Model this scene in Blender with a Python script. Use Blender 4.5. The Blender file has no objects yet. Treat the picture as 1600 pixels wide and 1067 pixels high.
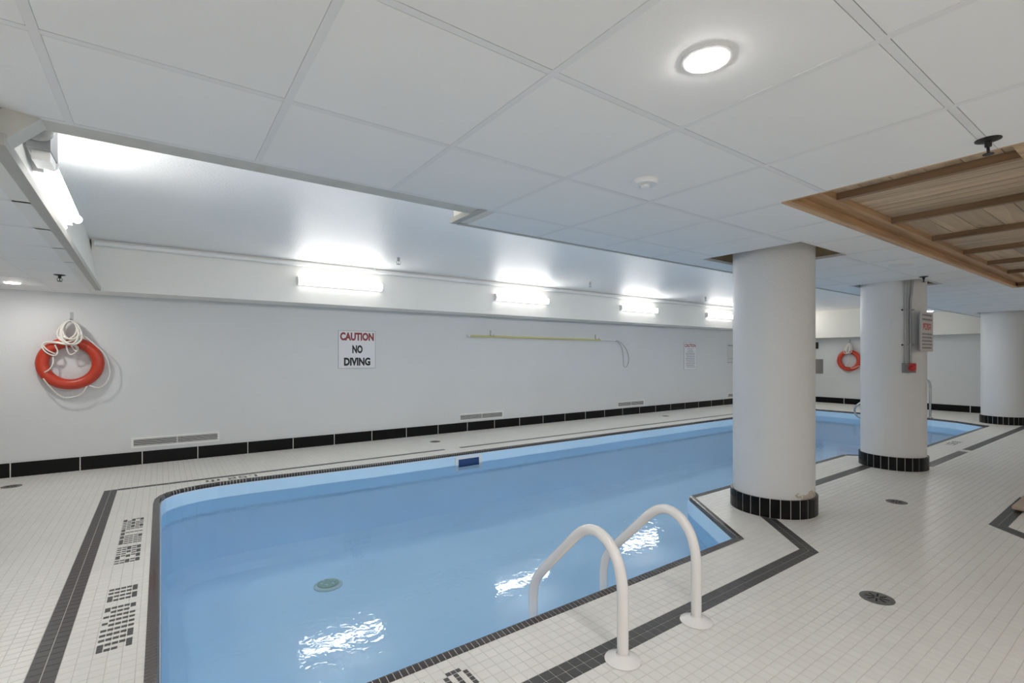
import bpy, bmesh, math, random
import numpy as np
from mathutils import Vector, Matrix
from mathutils.geometry import tessellate_polygon
random.seed(7)
S = bpy.context.scene
COL = S.collection
PI = math.pi

# ------------------------------------------------------------------ camera
CAM_H = 1.28
ANG = math.atan(1075 / 768.0)                 # heading measured from +X (the long pool wall runs along +X)
cam_d = bpy.data.cameras.new('camera')
cam_d.sensor_width = 36.0
cam_d.lens = 768.0 / 1600.0 * 36.0
cam_d.shift_y = (557.0 - 533.5) / 1600.0
cam_d.clip_start = 0.02
cam_d.clip_end = 100
cam = bpy.data.objects.new('camera', cam_d)
COL.objects.link(cam)
cam.location = (0, 0, CAM_H)
cam.rotation_euler = (PI / 2, 0, ANG - PI / 2)
S.camera = cam

# ------------------------------------------------------------------ world, exposure
w = bpy.data.worlds.new('world')
S.world = w
w.use_nodes = True
w.node_tree.nodes['Background'].inputs[0].default_value = (0.9, 0.95, 1, 1)
w.node_tree.nodes['Background'].inputs[1].default_value = 0.0
S.view_settings.view_transform = 'Standard'
S.view_settings.look = 'None'
S.view_settings.gamma = 1
S.view_settings.use_curve_mapping = False
S.view_settings.exposure = 0.80
S.cycles.max_bounces = 14
S.cycles.diffuse_bounces = 10

# lamps of the room, seen and added: cool tubes along the pool, warm recessed lights over the deck
TUBE_E, TUBE_C = 17.0, (1.0, 0.97, 0.94)
DOWN_E, DOWN_C = 150.0, (1.0, 0.955, 0.925)

# ------------------------------------------------------------------ main dimensions (metres)
YW = 7.32            # long wall
XF = 15.05           # far end wall
X0, Y0 = -3.0, -3.2  # walls behind the camera
ZC = 2.126           # tiled ceiling
ZL = 1.99            # low tiled ceiling at the left
ZU = 2.53            # plaster ceiling over the pool
ZW = -0.15           # water level
ZP = -0.89           # pool bottom
FXY = (math.cos(ANG), math.sin(ANG))
RXY = (math.sin(ANG), -math.cos(ANG))

def proj(x, y, z):
    d = FXY[0] * x + FXY[1] * y
    if d < 0.05:
        return None
    l = RXY[0] * x + RXY[1] * y
    return 800 + 768 * l / d, 557 + 768 * (CAM_H - z) / d, d

# ------------------------------------------------------------------ materials
MATS = {}
def nodes_of(m):
    return m.node_tree.nodes, m.node_tree.links

def mat(name, col, rough=0.5, metal=0.0, spec=0.5, noise=None, bump=None, emit=None, rand=0.0, coat=0.0):
    """noise=(scale, amount) colour mottling; bump=(scale, strength, distance); rand = piece to piece value change"""
    if name in MATS:
        return MATS[name]
    m = bpy.data.materials.new(name)
    m.use_nodes = True
    n, l = nodes_of(m)
    b = n['Principled BSDF']
    b.inputs['Base Color'].default_value = (*col, 1)
    b.inputs['Roughness'].default_value = rough
    b.inputs['Metallic'].default_value = metal
    b.inputs['Specular IOR Level'].default_value = spec
    b.inputs['Coat Weight'].default_value = coat
    tc = n.new('ShaderNodeTexCoord')
    last = None
    if noise or rand:
        hsv = n.new('ShaderNodeHueSaturation')
        hsv.inputs['Color'].default_value = (*col, 1)
        val = n.new('ShaderNodeMath'); val.operation = 'ADD'
        val.inputs[0].default_value = 1.0; val.inputs[1].default_value = 0.0
        if noise:
            nz = n.new('ShaderNodeTexNoise')
            nz.inputs['Scale'].default_value = noise[0]
            nz.inputs['Detail'].default_value = 5
            l.new(tc.outputs['Object'], nz.inputs['Vector'])
            mr = n.new('ShaderNodeMapRange')
            mr.inputs['From Min'].default_value = 0.25; mr.inputs['From Max'].default_value = 0.75
            mr.inputs['To Min'].default_value = 1 - noise[1]; mr.inputs['To Max'].default_value = 1 + noise[1]
            l.new(nz.outputs['Fac'], mr.inputs['Value'])
            l.new(mr.outputs['Result'], val.inputs[0])
        if rand:
            oi = n.new('ShaderNodeObjectInfo'); ge = n.new('ShaderNodeNewGeometry')
            a = n.new('ShaderNodeMath'); a.operation = 'ADD'
            l.new(oi.outputs['Random'], a.inputs[0]); l.new(ge.outputs['Random Per Island'], a.inputs[1])
            f = n.new('ShaderNodeMath'); f.operation = 'FRACT'
            l.new(a.outputs[0], f.inputs[0])
            mr2 = n.new('ShaderNodeMapRange')
            mr2.inputs['To Min'].default_value = -rand; mr2.inputs['To Max'].default_value = rand
            l.new(f.outputs[0], mr2.inputs['Value'])
            l.new(mr2.outputs['Result'], val.inputs[1])
        l.new(val.outputs[0], hsv.inputs['Value'])
        l.new(hsv.outputs['Color'], b.inputs['Base Color'])
    if bump:
        nb = n.new('ShaderNodeTexNoise')
        nb.inputs['Scale'].default_value = bump[0]; nb.inputs['Detail'].default_value = 3
        l.new(tc.outputs['Object'], nb.inputs['Vector'])
        bp = n.new('ShaderNodeBump')
        bp.inputs['Strength'].default_value = bump[1]; bp.inputs['Distance'].default_value = bump[2]
        l.new(nb.outputs['Fac'], bp.inputs['Height'])
        l.new(bp.outputs['Normal'], b.inputs['Normal'])
    if emit:
        b.inputs['Emission Color'].default_value = (*emit[0], 1)
        b.inputs['Emission Strength'].default_value = emit[1]
    MATS[name] = m
    return m

def srgb(r, g, b):
    f = lambda c: ((c / 255) / 12.92) if c / 255 <= 0.04045 else (((c / 255) + 0.055) / 1.055) ** 2.4
    return f(r), f(g), f(b)

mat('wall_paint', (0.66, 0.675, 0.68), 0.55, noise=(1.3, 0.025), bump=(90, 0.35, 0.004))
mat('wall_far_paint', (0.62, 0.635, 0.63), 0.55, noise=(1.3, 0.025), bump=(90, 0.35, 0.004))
mat('soffit_paint', (0.80, 0.795, 0.76), 0.5, noise=(0.9, 0.04), bump=(60, 0.15, 0.003))
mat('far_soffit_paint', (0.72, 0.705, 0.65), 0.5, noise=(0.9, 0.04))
mat('plaster', (0.86, 0.87, 0.87), 0.42, noise=(0.8, 0.02), bump=(70, 0.8, 0.008))
mat('ceiling_tile', (0.86, 0.86, 0.85), 0.75, noise=(1.5, 0.012), bump=(220, 0.25, 0.002), rand=0.012)
mat('ceiling_grid', (0.80, 0.80, 0.80), 0.5)
mat('trim_paint', (0.60, 0.59, 0.54), 0.5, noise=(9, 0.08))
mat('angle_trim', (0.42, 0.42, 0.39), 0.45, noise=(6, 0.06))
mat('deck_tile', (0.76, 0.745, 0.70), 0.32, noise=(2.0, 0.025), rand=0.022)
mat('dark_tile', (0.058, 0.056, 0.054), 0.38, noise=(40, 0.12), rand=0.10)
mat('letter_tile', (0.07, 0.068, 0.066), 0.4, rand=0.1)
mat('grout', (0.60, 0.58, 0.54), 0.8, noise=(8, 0.10))
mat('coping_tile', (0.050, 0.040, 0.038), 0.22, noise=(30, 0.2), rand=0.18, coat=0.3)
mat('coping_grout', (0.55, 0.53, 0.50), 0.75)
mat('liner', (0.58, 0.81, 1.0), 0.5, noise=(1.2, 0.03))
mat('black_tile', (0.004, 0.004, 0.0045), 0.25, spec=0.2, noise=(50, 0.2), rand=0.15)
mat('white_grout', (0.62, 0.61, 0.58), 0.8)
mat('column_paint', (0.70, 0.70, 0.695), 0.30, noise=(1.5, 0.02), bump=(85, 0.55, 0.006))
mat('white_metal', (0.80, 0.80, 0.79), 0.4)
mat('white_enamel', (0.82, 0.80, 0.785), 0.22, coat=0.4)
mat('white_plastic', (0.78, 0.79, 0.80), 0.35)
mat('vent_dark', (0.05, 0.05, 0.05), 0.7)
mat('vent_slat', (0.60, 0.60, 0.585), 0.5)
mat('steel', (0.55, 0.55, 0.55), 0.22, metal=1.0)
mat('grey_metal', (0.35, 0.36, 0.37), 0.4, metal=0.6)
mat('dark_metal', (0.03, 0.03, 0.03), 0.4, metal=0.4)
mat('drain_metal', (0.18, 0.175, 0.165), 0.45, metal=0.5, noise=(40, 0.25))
mat('drain_slot', (0.006, 0.006, 0.006), 0.8)
mat('pool_drain', (0.30, 0.44, 0.36), 0.5)
mat('pool_drain_rim', (0.50, 0.62, 0.62), 0.5)
mat('orange_ring', (0.50, 0.045, 0.018), 0.38, noise=(5, 0.08), bump=(25, 0.15, 0.004))
mat('rope', (0.74, 0.72, 0.66), 0.8, bump=(260, 0.5, 0.003))
mat('sign_white', (0.74, 0.74, 0.76), 0.35)
mat('sign_edge', (0.30, 0.30, 0.31), 0.5)
mat('sign_black', (0.012, 0.012, 0.014), 0.5)
mat('sign_red', (0.27, 0.035, 0.04), 0.5)
mat('sign_bright_red', (0.55, 0.05, 0.06), 0.5)
mat('sign_grey_print', (0.22, 0.22, 0.24), 0.6)
mat('sign_pink', (0.62, 0.57, 0.56), 0.4)
mat('sign_faded', (0.58, 0.60, 0.60), 0.4)
mat('pole_yellow', (0.62, 0.58, 0.22), 0.4)
mat('button_red', (0.45, 0.02, 0.025), 0.35)
mat('box_grey', (0.20, 0.20, 0.20), 0.45)
mat('plate_brown', (0.20, 0.185, 0.175), 0.4)
mat('cut_board', (0.42, 0.33, 0.20), 0.7, noise=(6, 0.15))
mat('mat_wood', (0.45, 0.36, 0.28), 0.6, noise=(7, 0.12))
mat('tube_light', (0.9, 0.9, 0.9), 0.4, emit=(TUBE_C, TUBE_E))
mat('tube_side', (0.9, 0.9, 0.9), 0.4, emit=(TUBE_C, TUBE_E * 0.22))
mat('fascia_glow', (0.9, 0.9, 0.9), 0.4, emit=(TUBE_C, TUBE_E * 0.25))
mat('down_light', (0.9, 0.9, 0.9), 0.4, emit=(DOWN_C, DOWN_E))

def wood_mat(name, col, axis):
    m = bpy.data.materials.new(name); m.use_nodes = True
    n, l = nodes_of(m); b = n['Principled BSDF']
    b.inputs['Roughness'].default_value = 0.55
    tc = n.new('ShaderNodeTexCoord'); mp = n.new('ShaderNodeMapping')
    sc = [14.0, 14.0, 14.0]; sc[axis] = 0.9
    mp.inputs['Scale'].default_value = sc
    l.new(tc.outputs['Object'], mp.inputs['Vector'])
    nz = n.new('ShaderNodeTexNoise'); nz.inputs['Scale'].default_value = 1.4; nz.inputs['Detail'].default_value = 6
    nz.inputs['Distortion'].default_value = 0.7
    l.new(mp.outputs['Vector'], nz.inputs['Vector'])
    cr = n.new('ShaderNodeValToRGB')
    cr.color_ramp.elements[0].position = 0.3; cr.color_ramp.elements[1].position = 0.72
    cr.color_ramp.elements[0].color = (*[c * 0.66 for c in col], 1)
    cr.color_ramp.elements[1].color = (*[c * 1.15 for c in col], 1)
    l.new(nz.outputs['Fac'], cr.inputs['Fac'])
    oi = n.new('ShaderNodeObjectInfo'); mr = n.new('ShaderNodeMapRange')
    mr.inputs['To Min'].default_value = 0.82; mr.inputs['To Max'].default_value = 1.12
    l.new(oi.outputs['Random'], mr.inputs['Value'])
    h = n.new('ShaderNodeHueSaturation')
    l.new(mr.outputs['Result'], h.inputs['Value']); l.new(cr.outputs['Color'], h.inputs['Color'])
    l.new(h.outputs['Color'], b.inputs['Base Color'])
    MATS[name] = m
wood_mat('plank_x', (0.56, 0.42, 0.28), 0)
wood_mat('plank_y', (0.56, 0.42, 0.28), 1)
wood_mat('joist_wood', (0.26, 0.16, 0.09), 1)
wood_mat('board_x', (0.60, 0.38, 0.21), 0)
wood_mat('board_y', (0.60, 0.41, 0.24), 1)

def water_mat():
    m = bpy.data.materials.new('pool_water'); m.use_nodes = True
    n, l = nodes_of(m)
    n.remove(n['Principled BSDF'])
    out = n['Material Output']
    tc = n.new('ShaderNodeTexCoord')
    mp = n.new('ShaderNodeMapping'); mp.inputs['Scale'].default_value = (1.0, 1.0, 1.0)
    l.new(tc.outputs['Object'], mp.inputs['Vector'])
    n1 = n.new('ShaderNodeTexNoise'); n1.inputs['Scale'].default_value = 16.0; n1.inputs['Detail'].default_value = 2.5
    n1.inputs['Distortion'].default_value = 0.6
    l.new(mp.outputs['Vector'], n1.inputs['Vector'])
    n2 = n.new('ShaderNodeTexNoise'); n2.inputs['Scale'].default_value = 0.5; n2.inputs['Detail'].default_value = 1
    l.new(mp.outputs['Vector'], n2.inputs['Vector'])
    mr = n.new('ShaderNodeMapRange'); mr.inputs['From Min'].default_value = 0.35; mr.inputs['From Max'].default_value = 0.65
    mr.inputs['To Min'].default_value = 0.4; mr.inputs['To Max'].default_value = 1.0
    l.new(n2.outputs['Fac'], mr.inputs['Value'])
    mu = n.new('ShaderNodeMath'); mu.operation = 'MULTIPLY'
    l.new(n1.outputs['Fac'], mu.inputs[0]); l.new(mr.outputs['Result'], mu.inputs[1])
    bp = n.new('ShaderNodeBump'); bp.inputs['Strength'].default_value = 0.27; bp.inputs['Distance'].default_value = 0.006
    l.new(mu.outputs[0], bp.inputs['Height'])
    fr = n.new('ShaderNodeFresnel'); fr.inputs['IOR'].default_value = 1.33
    l.new(bp.outputs['Normal'], fr.inputs['Normal'])
    tr = n.new('ShaderNodeBsdfTransparent'); tr.inputs['Color'].default_value = (0.92, 0.97, 1.0, 1)
    gl = n.new('ShaderNodeBsdfGlossy'); gl.inputs['Roughness'].default_value = 0.02
    l.new(bp.outputs['Normal'], gl.inputs['Normal'])
    mx = n.new('ShaderNodeMixShader')
    l.new(fr.outputs['Fac'], mx.inputs[0]); l.new(tr.outputs[0], mx.inputs[1]); l.new(gl.outputs[0], mx.inputs[2])
    l.new(mx.outputs[0], out.inputs['Surface'])
    MATS['pool_water'] = m
water_mat()

def flaked_paint():
    m = MATS['column_paint'].copy(); m.name = 'column_paint_flaked'
    n, l = nodes_of(m); b = n['Principled BSDF']
    src = b.inputs['Base Color'].links[0].from_socket
    tc = n.new('ShaderNodeTexCoord'); sp = n.new('ShaderNodeSeparateXYZ')
    l.new(tc.outputs['Object'], sp.inputs[0])
    nz = n.new('ShaderNodeTexNoise'); nz.inputs['Scale'].default_value = 22; nz.inputs['Detail'].default_value = 4
    l.new(tc.outputs['Object'], nz.inputs['Vector'])
    band = n.new('ShaderNodeMapRange'); band.inputs['From Min'].default_value = 0.30; band.inputs['From Max'].default_value = 0.17
    l.new(sp.outputs['Z'], band.inputs['Value'])
    side = n.new('ShaderNodeMapRange'); side.inputs['From Min'].default_value = -0.05; side.inputs['From Max'].default_value = -0.30
    l.new(sp.outputs['Y'], side.inputs['Value'])
    a = n.new('ShaderNodeMath'); a.operation = 'MULTIPLY'
    l.new(band.outputs[0], a.inputs[0]); l.new(side.outputs[0], a.inputs[1])
    t = n.new('ShaderNodeMath'); t.operation = 'MULTIPLY'
    l.new(nz.outputs['Fac'], t.inputs[0]); l.new(a.outputs[0], t.inputs[1])
    st = n.new('ShaderNodeMapRange'); st.inputs['From Min'].default_value = 0.40; st.inputs['From Max'].default_value = 0.43
    l.new(t.outputs[0], st.inputs['Value'])
    mx = n.new('ShaderNodeMixRGB'); mx.inputs['Color2'].default_value = (0.48, 0.41, 0.34, 1)
    l.new(st.outputs[0], mx.inputs['Fac']); l.new(src, mx.inputs['Color1'])
    l.new(mx.outputs[0], b.inputs['Base Color'])
    MATS['column_paint_flaked'] = m
flaked_paint()

# ------------------------------------------------------------------ mesh helpers
class MB:
    def __init__(self):
        self.v = []; self.f = []
    def add(self, vs, fs, M=None):
        o = len(self.v)
        if M is not None:
            vs = [tuple(M @ Vector(p)) for p in vs]
        self.v += [tuple(p) for p in vs]
        self.f += [tuple(i + o for i in f) for f in fs]
        return self
    def box(self, x0, x1, y0, y1, z0, z1, M=None):
        vs = [(x0, y0, z0), (x1, y0, z0), (x1, y1, z0), (x0, y1, z0), (x0, y0, z1), (x1, y0, z1), (x1, y1, z1), (x0, y1, z1)]
        fs = [(0, 3, 2, 1), (4, 5, 6, 7), (0, 1, 5, 4), (1, 2, 6, 5), (2, 3, 7, 6), (3, 0, 4, 7)]
        return self.add(vs, fs, M)
    def prism(self, poly, z0, z1, bottom=False, M=None):
        n = len(poly)
        vs = [(x, y, z1) for x, y in poly] + [(x, y, z0) for x, y in poly]
        fs = [tuple(range(n))] + [(i, i + n, (i + 1) % n + n, (i + 1) % n) for i in range(n)]
        if bottom:
            fs.append(tuple(range(2 * n - 1, n - 1, -1)))
        return self.add(vs, fs, M)
    def tube(self, path, r, n=12, caps=True, closed=False):
        P = [Vector(p) for p in path]; m = len(P)
        rr = r if isinstance(r, (list, tuple)) else [r] * m
        T = []
        for i in range(m):
            if closed:
                t = P[(i + 1) % m] - P[i - 1]
            else:
                t = P[min(i + 1, m - 1)] - P[max(i - 1, 0)]
            T.append(t.normalized())
        u = T[0].orthogonal().normalized()
        vs = []
        for i in range(m):
            if i:
                q = T[i - 1].rotation_difference(T[i]); u = q @ u
            u = (u - T[i] * u.dot(T[i])).normalized()
            vv = T[i].cross(u)
            for k in range(n):
                a = 2 * PI * k / n
                vs.append(tuple(P[i] + (u * math.cos(a) + vv * math.sin(a)) * rr[i]))
        fs = []
        for i in range(m if closed else m - 1):
            j = (i + 1) % m
            for k in range(n):
                fs.append((i * n + k, i * n + (k + 1) % n, j * n + (k + 1) % n, j * n + k))
        if caps and not closed:
            fs.append(tuple(range(n - 1, -1, -1))); fs.append(tuple(range((m - 1) * n, m * n)))
        return self.add(vs, fs)
    def lathe(self, prof, n=32, M=None, close=True):
        """prof = [(r, z)...] turned about local Z"""
        vs = []; fs = []
        for r, z in prof:
            for k in range(n):
                a = 2 * PI * k / n
                vs.append((r * math.cos(a), r * math.sin(a), z))
        for i in range(len(prof) - 1):
            for k in range(n):
                fs.append((i * n + k, i * n + (k + 1) % n, (i + 1) * n + (k + 1) % n, (i + 1) * n + k))
        if close:
            fs.append(tuple(range(n - 1, -1, -1))); fs.append(tuple(range((len(prof) - 1) * n, len(prof) * n)))
        return self.add(vs, fs, M)
    def obj(self, name, material, parent=None, smooth=False, origin=None):
        me = bpy.data.meshes.new(name)
        v = self.v
        if origin is not None:
            ox, oy, oz = origin
            v = [(x - ox, y - oy, z - oz) for x, y, z in v]
        me.from_pydata(v, [], self.f)
        me.update()
        return mk(name, me, material, parent, smooth, origin)

def mk(name, me, material, parent=None, smooth=False, origin=None):
    if material and not me.materials:
        me.materials.append(MATS[material])
    if smooth:
        if smooth is True:
            me.polygons.foreach_set('use_smooth', [True] * len(me.polygons))
        else:
            me.polygons.foreach_set('use_smooth', [True] * len(me.polygons))
            bm = bmesh.new(); bm.from_mesh(me)
            for e in bm.edges:
                if len(e.link_faces) == 2 and e.calc_face_angle(0) > math.radians(smooth):
                    e.smooth = False
            bm.to_mesh(me); bm.free()
    o = bpy.data.objects.new(name, me)
    COL.objects.link(o)
    if origin is not None:
        o.location = origin
    if parent is not None:
        setpar(o, parent)
    return o

def setpar(o, p):
    o.parent = p
    L = p.location.copy(); q = p.parent
    while q is not None:
        q = q.parent
    wm = worldloc(p)
    o.matrix_parent_inverse = Matrix.Translation(-wm)

WL = {}
def worldloc(p):
    # every parent here is only translated; parents of parents keep world coordinates through the inverse
    return p.location.copy()

def thing(name, label, cat, loc=(0, 0, 0), group=None):
    o = bpy.data.objects.new(name, None)
    o.empty_display_size = 0.1
    COL.objects.link(o)
    o.location = loc
    return tag(o, label, cat, group)

def tag(o, label, cat, group=None):
    o['label'] = label; o['category'] = cat
    if group:
        o['group'] = group
    return o

def struct(o, label=None):
    o['kind'] = 'structure'
    if label:
        o['label'] = label
    return o

def bez(pts, n=8, closed=False):
    """Catmull-Rom through pts"""
    P = [Vector(p) for p in pts]; out = []
    m = len(P)
    rng = range(m if closed else m - 1)
    for i in rng:
        if closed:
            a, b, c, d = P[i - 1], P[i], P[(i + 1) % m], P[(i + 2) % m]
        else:
            a, b, c, d = P[max(i - 1, 0)], P[i], P[i + 1], P[min(i + 2, m - 1)]
        for k in range(n):
            t = k / n
            out.append(0.5 * ((2 * b) + (c - a) * t + (2 * a - 5 * b + 4 * c - d) * t * t + (3 * b - a - 3 * c + d) * t ** 3))
    if not closed:
        out.append(P[-1])
    return [tuple(p) for p in out]

# 2D polygon helpers ------------------------------------------------
def area2(p):
    return 0.5 * sum(p[i][0] * p[(i + 1) % len(p)][1] - p[(i + 1) % len(p)][0] * p[i][1] for i in range(len(p)))

def clip_half(poly, a, b, keep_left=True):
    """keep the part of a convex polygon on one side of the line a->b"""
    dx, dy = b[0] - a[0], b[1] - a[1]
    s = 1 if keep_left else -1
    d = [s * (dx * (p[1] - a[1]) - dy * (p[0] - a[0])) for p in poly]
    out = []
    n = len(poly)
    for i in range(n):
        j = (i + 1) % n
        if d[i] >= 0:
            out.append(poly[i])
        if (d[i] > 0 and d[j] < 0) or (d[i] < 0 and d[j] > 0):
            t = d[i] / (d[i] - d[j])
            out.append((poly[i][0] + t * (poly[j][0] - poly[i][0]), poly[i][1] + t * (poly[j][1] - poly[i][1])))
    return out

def clip_conv(poly, conv):
    for i in range(len(conv)):
        poly = clip_half(poly, conv[i], conv[(i + 1) % len(conv)], True)
        if len(poly) < 3:
            return []
    return poly

def subtract(polys, conv):
    out = []
    for p in polys:
        cur = p
        for i in range(len(conv)):
            a, b = conv[i], conv[(i + 1) % len(conv)]
            o = clip_half(cur, a, b, False)
            if len(o) >= 3 and area2(o) > 1e-6:
                out.append(o)
            cur = clip_half(cur, a, b, True)
            if len(cur) < 3:
                break
    return out

def offset(pts, d, closed=True):
    """offset a polyline to its left by d with mitred corners"""
    n = len(pts); res = []
    for i in range(n):
        p = Vector(pts[i])
        if closed or 0 < i < n - 1:
            a = (p - Vector(pts[i - 1])).normalized(); b = (Vector(pts[(i + 1) % n]) - p).normalized()
        elif i == 0:
            a = b = (Vector(pts[1]) - p).normalized()
        else:
            a = b = (p - Vector(pts[i - 1])).normalized()
        na = Vector((-a.y, a.x)); nb = Vector((-b.y, b.x))
        m = (na + nb).normalized()
        res.append(tuple(p + m * (d / max(0.3, m.dot(na)))))
    return res

def ccw(p):
    return p if area2(p) > 0 else p[::-1]

def inside(poly, X, Y):
    """vectorised point in polygon"""
    X = np.asarray(X); Y = np.asarray(Y); r = np.zeros(X.shape, bool)
    n = len(poly); j = n - 1
    for i in range(n):
        xi, yi = poly[i]; xj, yj = poly[j]
        c = ((yi > Y) != (yj > Y)) & (X < (xj - xi) * (Y - yi) / ((yj - yi) or 1e-12) + xi)
        r ^= c; j = i
    return r

def text_mesh(s, w, h, bold=0.0):
    cu = bpy.data.curves.new('lettering', 'FONT')
    cu.body = s; cu.size = 1.0; cu.offset = bold
    cu.align_x = 'LEFT'; cu.resolution_u = 3
    ob = bpy.data.objects.new('lettering', cu)
    COL.objects.link(ob)
    bpy.context.view_layer.update()
    dg = bpy.context.evaluated_depsgraph_get()
    me = bpy.data.meshes.new_from_object(ob.evaluated_get(dg))
    bpy.data.objects.remove(ob); bpy.data.curves.remove(cu)
    vs = [v.co.copy() for v in me.vertices]
    x0 = min(v.x for v in vs); x1 = max(v.x for v in vs); y0 = min(v.y for v in vs); y1 = max(v.y for v in vs)
    for v in me.vertices:
        v.co.x = (v.co.x - x0) / (x1 - x0) * w
        v.co.y = (v.co.y - y0) / (y1 - y0) * h
        v.co.z = 0
    fs = [tuple(p.vertices) for p in me.polygons]
    vs = [tuple(v.co) for v in me.vertices]
    bpy.data.meshes.remove(me)
    return vs, fs

# ================================================================== THE SHELL
# pool outline: outer edge of the coping, anticlockwise
POOL = [(-0.055, 1.845), (3.33, 1.86), (3.945, 2.665), (7.22, 2.655), (7.64, 2.235), (12.41, 2.245), (12.80, 2.77),
        (12.95, 3.2), (12.95, 5.735), (2.3, 5.735), (1.3, 5.785), (0.75, 5.822), (0.46, 5.815), (0.28, 5.782), (0.14, 5.725),
        (0.045, 5.65), (-0.012, 5.555), (-0.045, 5.44), (-0.055, 5.28)]
COPW = 0.05
POOL_IN = offset(POOL, COPW)
POOL_WALL = offset(POOL, COPW + 0.006)

def tess(outer, holes, z):
    loops = [[Vector((x, y, 0)) for x, y in outer]] + [[Vector((x, y, 0)) for x, y in h] for h in holes]
    tris = tessellate_polygon(loops)
    vs = [(p.x, p.y, z) for lp in loops for p in lp]
    fs = []
    for t in tris:
        a, b, c = [vs[i] for i in t]
        s = (b[0] - a[0]) * (c[1] - a[1]) - (c[0] - a[0]) * (b[1] - a[1])
        fs.append(tuple(t) if s > 0 else tuple(reversed(t)))
    return vs, fs

m = MB()
vs, fs = tess([(X0, Y0), (XF, Y0), (XF, YW), (X0, YW)], [offset(POOL, 0.03)], -0.0012)
m.add(vs, fs)
hole = offset(POOL, 0.03); nh = len(hole)
m.add([(x, y, -0.0012) for x, y in hole] + [(x, y, -0.12) for x, y in hole],
      [(i, (i + 1) % nh, (i + 1) % nh + nh, i + nh) for i in range(nh)])
floor = struct(m.obj('floor', 'grout'), 'pool deck of small off-white square tiles')

def wall(name, box, mt):
    return struct(MB().box(*box).obj(name, mt))
wall('wall_back', (X0, XF, YW, YW + 0.2, -0.3, 2.7), 'wall_paint')
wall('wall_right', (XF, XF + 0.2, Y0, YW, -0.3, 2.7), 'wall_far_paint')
wall('wall_left', (X0 - 0.2, X0, Y0, YW, -0.3, 2.7), 'wall_paint')
wall('wall_front', (X0, XF, Y0 - 0.2, Y0, -0.3, 2.7), 'wall_paint')
struct(MB().box(X0, XF, Y0, YW, ZU, ZU + 0.15).obj('ceiling_upper', 'plaster'), 'stippled white plaster ceiling over the pool')
# soffit along the long wall and across the far end
YS, ZS = 6.85, 1.985
struct(MB().box(-0.60, XF, YS, YW, ZS, ZU).obj('wall_soffit_back', 'soffit_paint'), 'off-white soffit above the long grey wall')
XS, ZS2 = 14.72, 1.79
m = MB().box(XS, XF, 2.0, 4.95, ZS2, ZU).box(XS + 0.003, XF, 4.95, 4.957, ZS2, ZU).box(XS, XF, 4.957, YS, ZS2, ZU)
struct(m.obj('wall_soffit_right', 'far_soffit_paint'), 'cream soffit across the far end wall')

# ---- low ceiling at the left with its fascia
LB0, LB1 = (-0.436, 2.32), (-0.545, YW)        # bottom edge of the fascia
LT0, LT1 = (-0.50, 2.32), (-0.63, YW)          # top edge of the fascia
m = MB()
m.add([(LB0[0], LB0[1], ZL), (LB1[0], LB1[1], ZL), (LT1[0], LT1[1], ZU), (LT0[0], LT0[1], ZU),
       (LB0[0] - 0.10, LB0[1], ZL), (LB1[0] - 0.10, LB1[1], ZL), (LT1[0] - 0.10, LT1[1], ZU), (LT0[0] - 0.10, LT0[1], ZU)],
      [(0, 1, 2, 3), (7, 6, 5, 4), (0, 4, 5, 1), (3, 2, 6, 7), (0, 3, 7, 4), (1, 5, 6, 2)])
struct(m.obj('wall_fascia_left', 'soffit_paint'), 'off-white fascia between the low ceiling and the pool recess')
m = MB().box(X0, -0.446, 2.30, 2.33, ZL, ZU)
struct(m.obj('wall_fascia_front', 'soffit_paint'))
# metal angle along the lower edge of the fascia
m = MB()
a0 = (LB0[0] + 0.012, LB0[1]); a1 = (LB1[0] + 0.012, LB1[1])
m.add([(a0[0], a0[1], ZL + 0.035), (a1[0], a1[1], ZL + 0.035), (a1[0], a1[1], ZL - 0.004), (a0[0], a0[1], ZL - 0.004),
       (a0[0] - 0.045, a0[1], ZL - 0.004), (a1[0] - 0.045, a1[1], ZL - 0.004), (a0[0] - 0.045, a0[1], ZL + 0.035), (a1[0] - 0.045, a1[1], ZL + 0.035)],
      [(0, 3, 2, 1), (3, 4, 5, 2), (4, 6, 7, 5), (6, 0, 1, 7), (0, 6, 4, 3), (1, 2, 5, 7)])
struct(m.obj('trim_1', 'angle_trim'))
# board that frames the near side of the pool recess
YE = 2.395           # edge of the tiled ceiling on the near side of the recess
XN, YN = 1.60, 2.73  # notch: from here on the tiled ceiling reaches further over the pool
struct(MB().box(-0.37, 1.50, YE + 0.012, 2.525, ZC + 0.004, ZU).obj('trim_2', 'trim_paint'), 'painted board framing the pool recess')
m = MB().box(1.50, XN, YE, YN, ZC + 0.004, ZU)
struct(m.obj('trim_3', 'far_soffit_paint'))
struct(MB().box(1.54, XF, YN, YN + 0.03, ZC - 0.004, ZC + 0.03).obj('trim_4', 'angle_trim'))
struct(MB().box(XN, XF, YN, YN + 0.03, ZC + 0.03, ZU).obj('trim_5', 'soffit_paint'))
struct(MB().box(1.49, 1.535, YE, YN + 0.03, ZC - 0.002, ZC + 0.03).obj('trim_6', 'angle_trim'))
# slanting board at the near left corner of the recess
m = MB()
A, B = Vector((-0.346, 2.395, ZC)), Vector((-0.440, 2.325, ZL))
wv = Vector((0.0, 0.10, 0.0)); tv = Vector((-0.05, 0.0, 0.06))
q = [A, B, B + wv, A + wv, A + tv, B + tv, B + wv + tv, A + wv + tv]
m.add([tuple(p) for p in q], [(0, 1, 2, 3), (7, 6, 5, 4), (0, 4, 5, 1), (1, 5, 6, 2), (2, 6, 7, 3), (3, 7, 4, 0)])
struct(m.obj('trim_7', 'trim_paint'))

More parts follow.
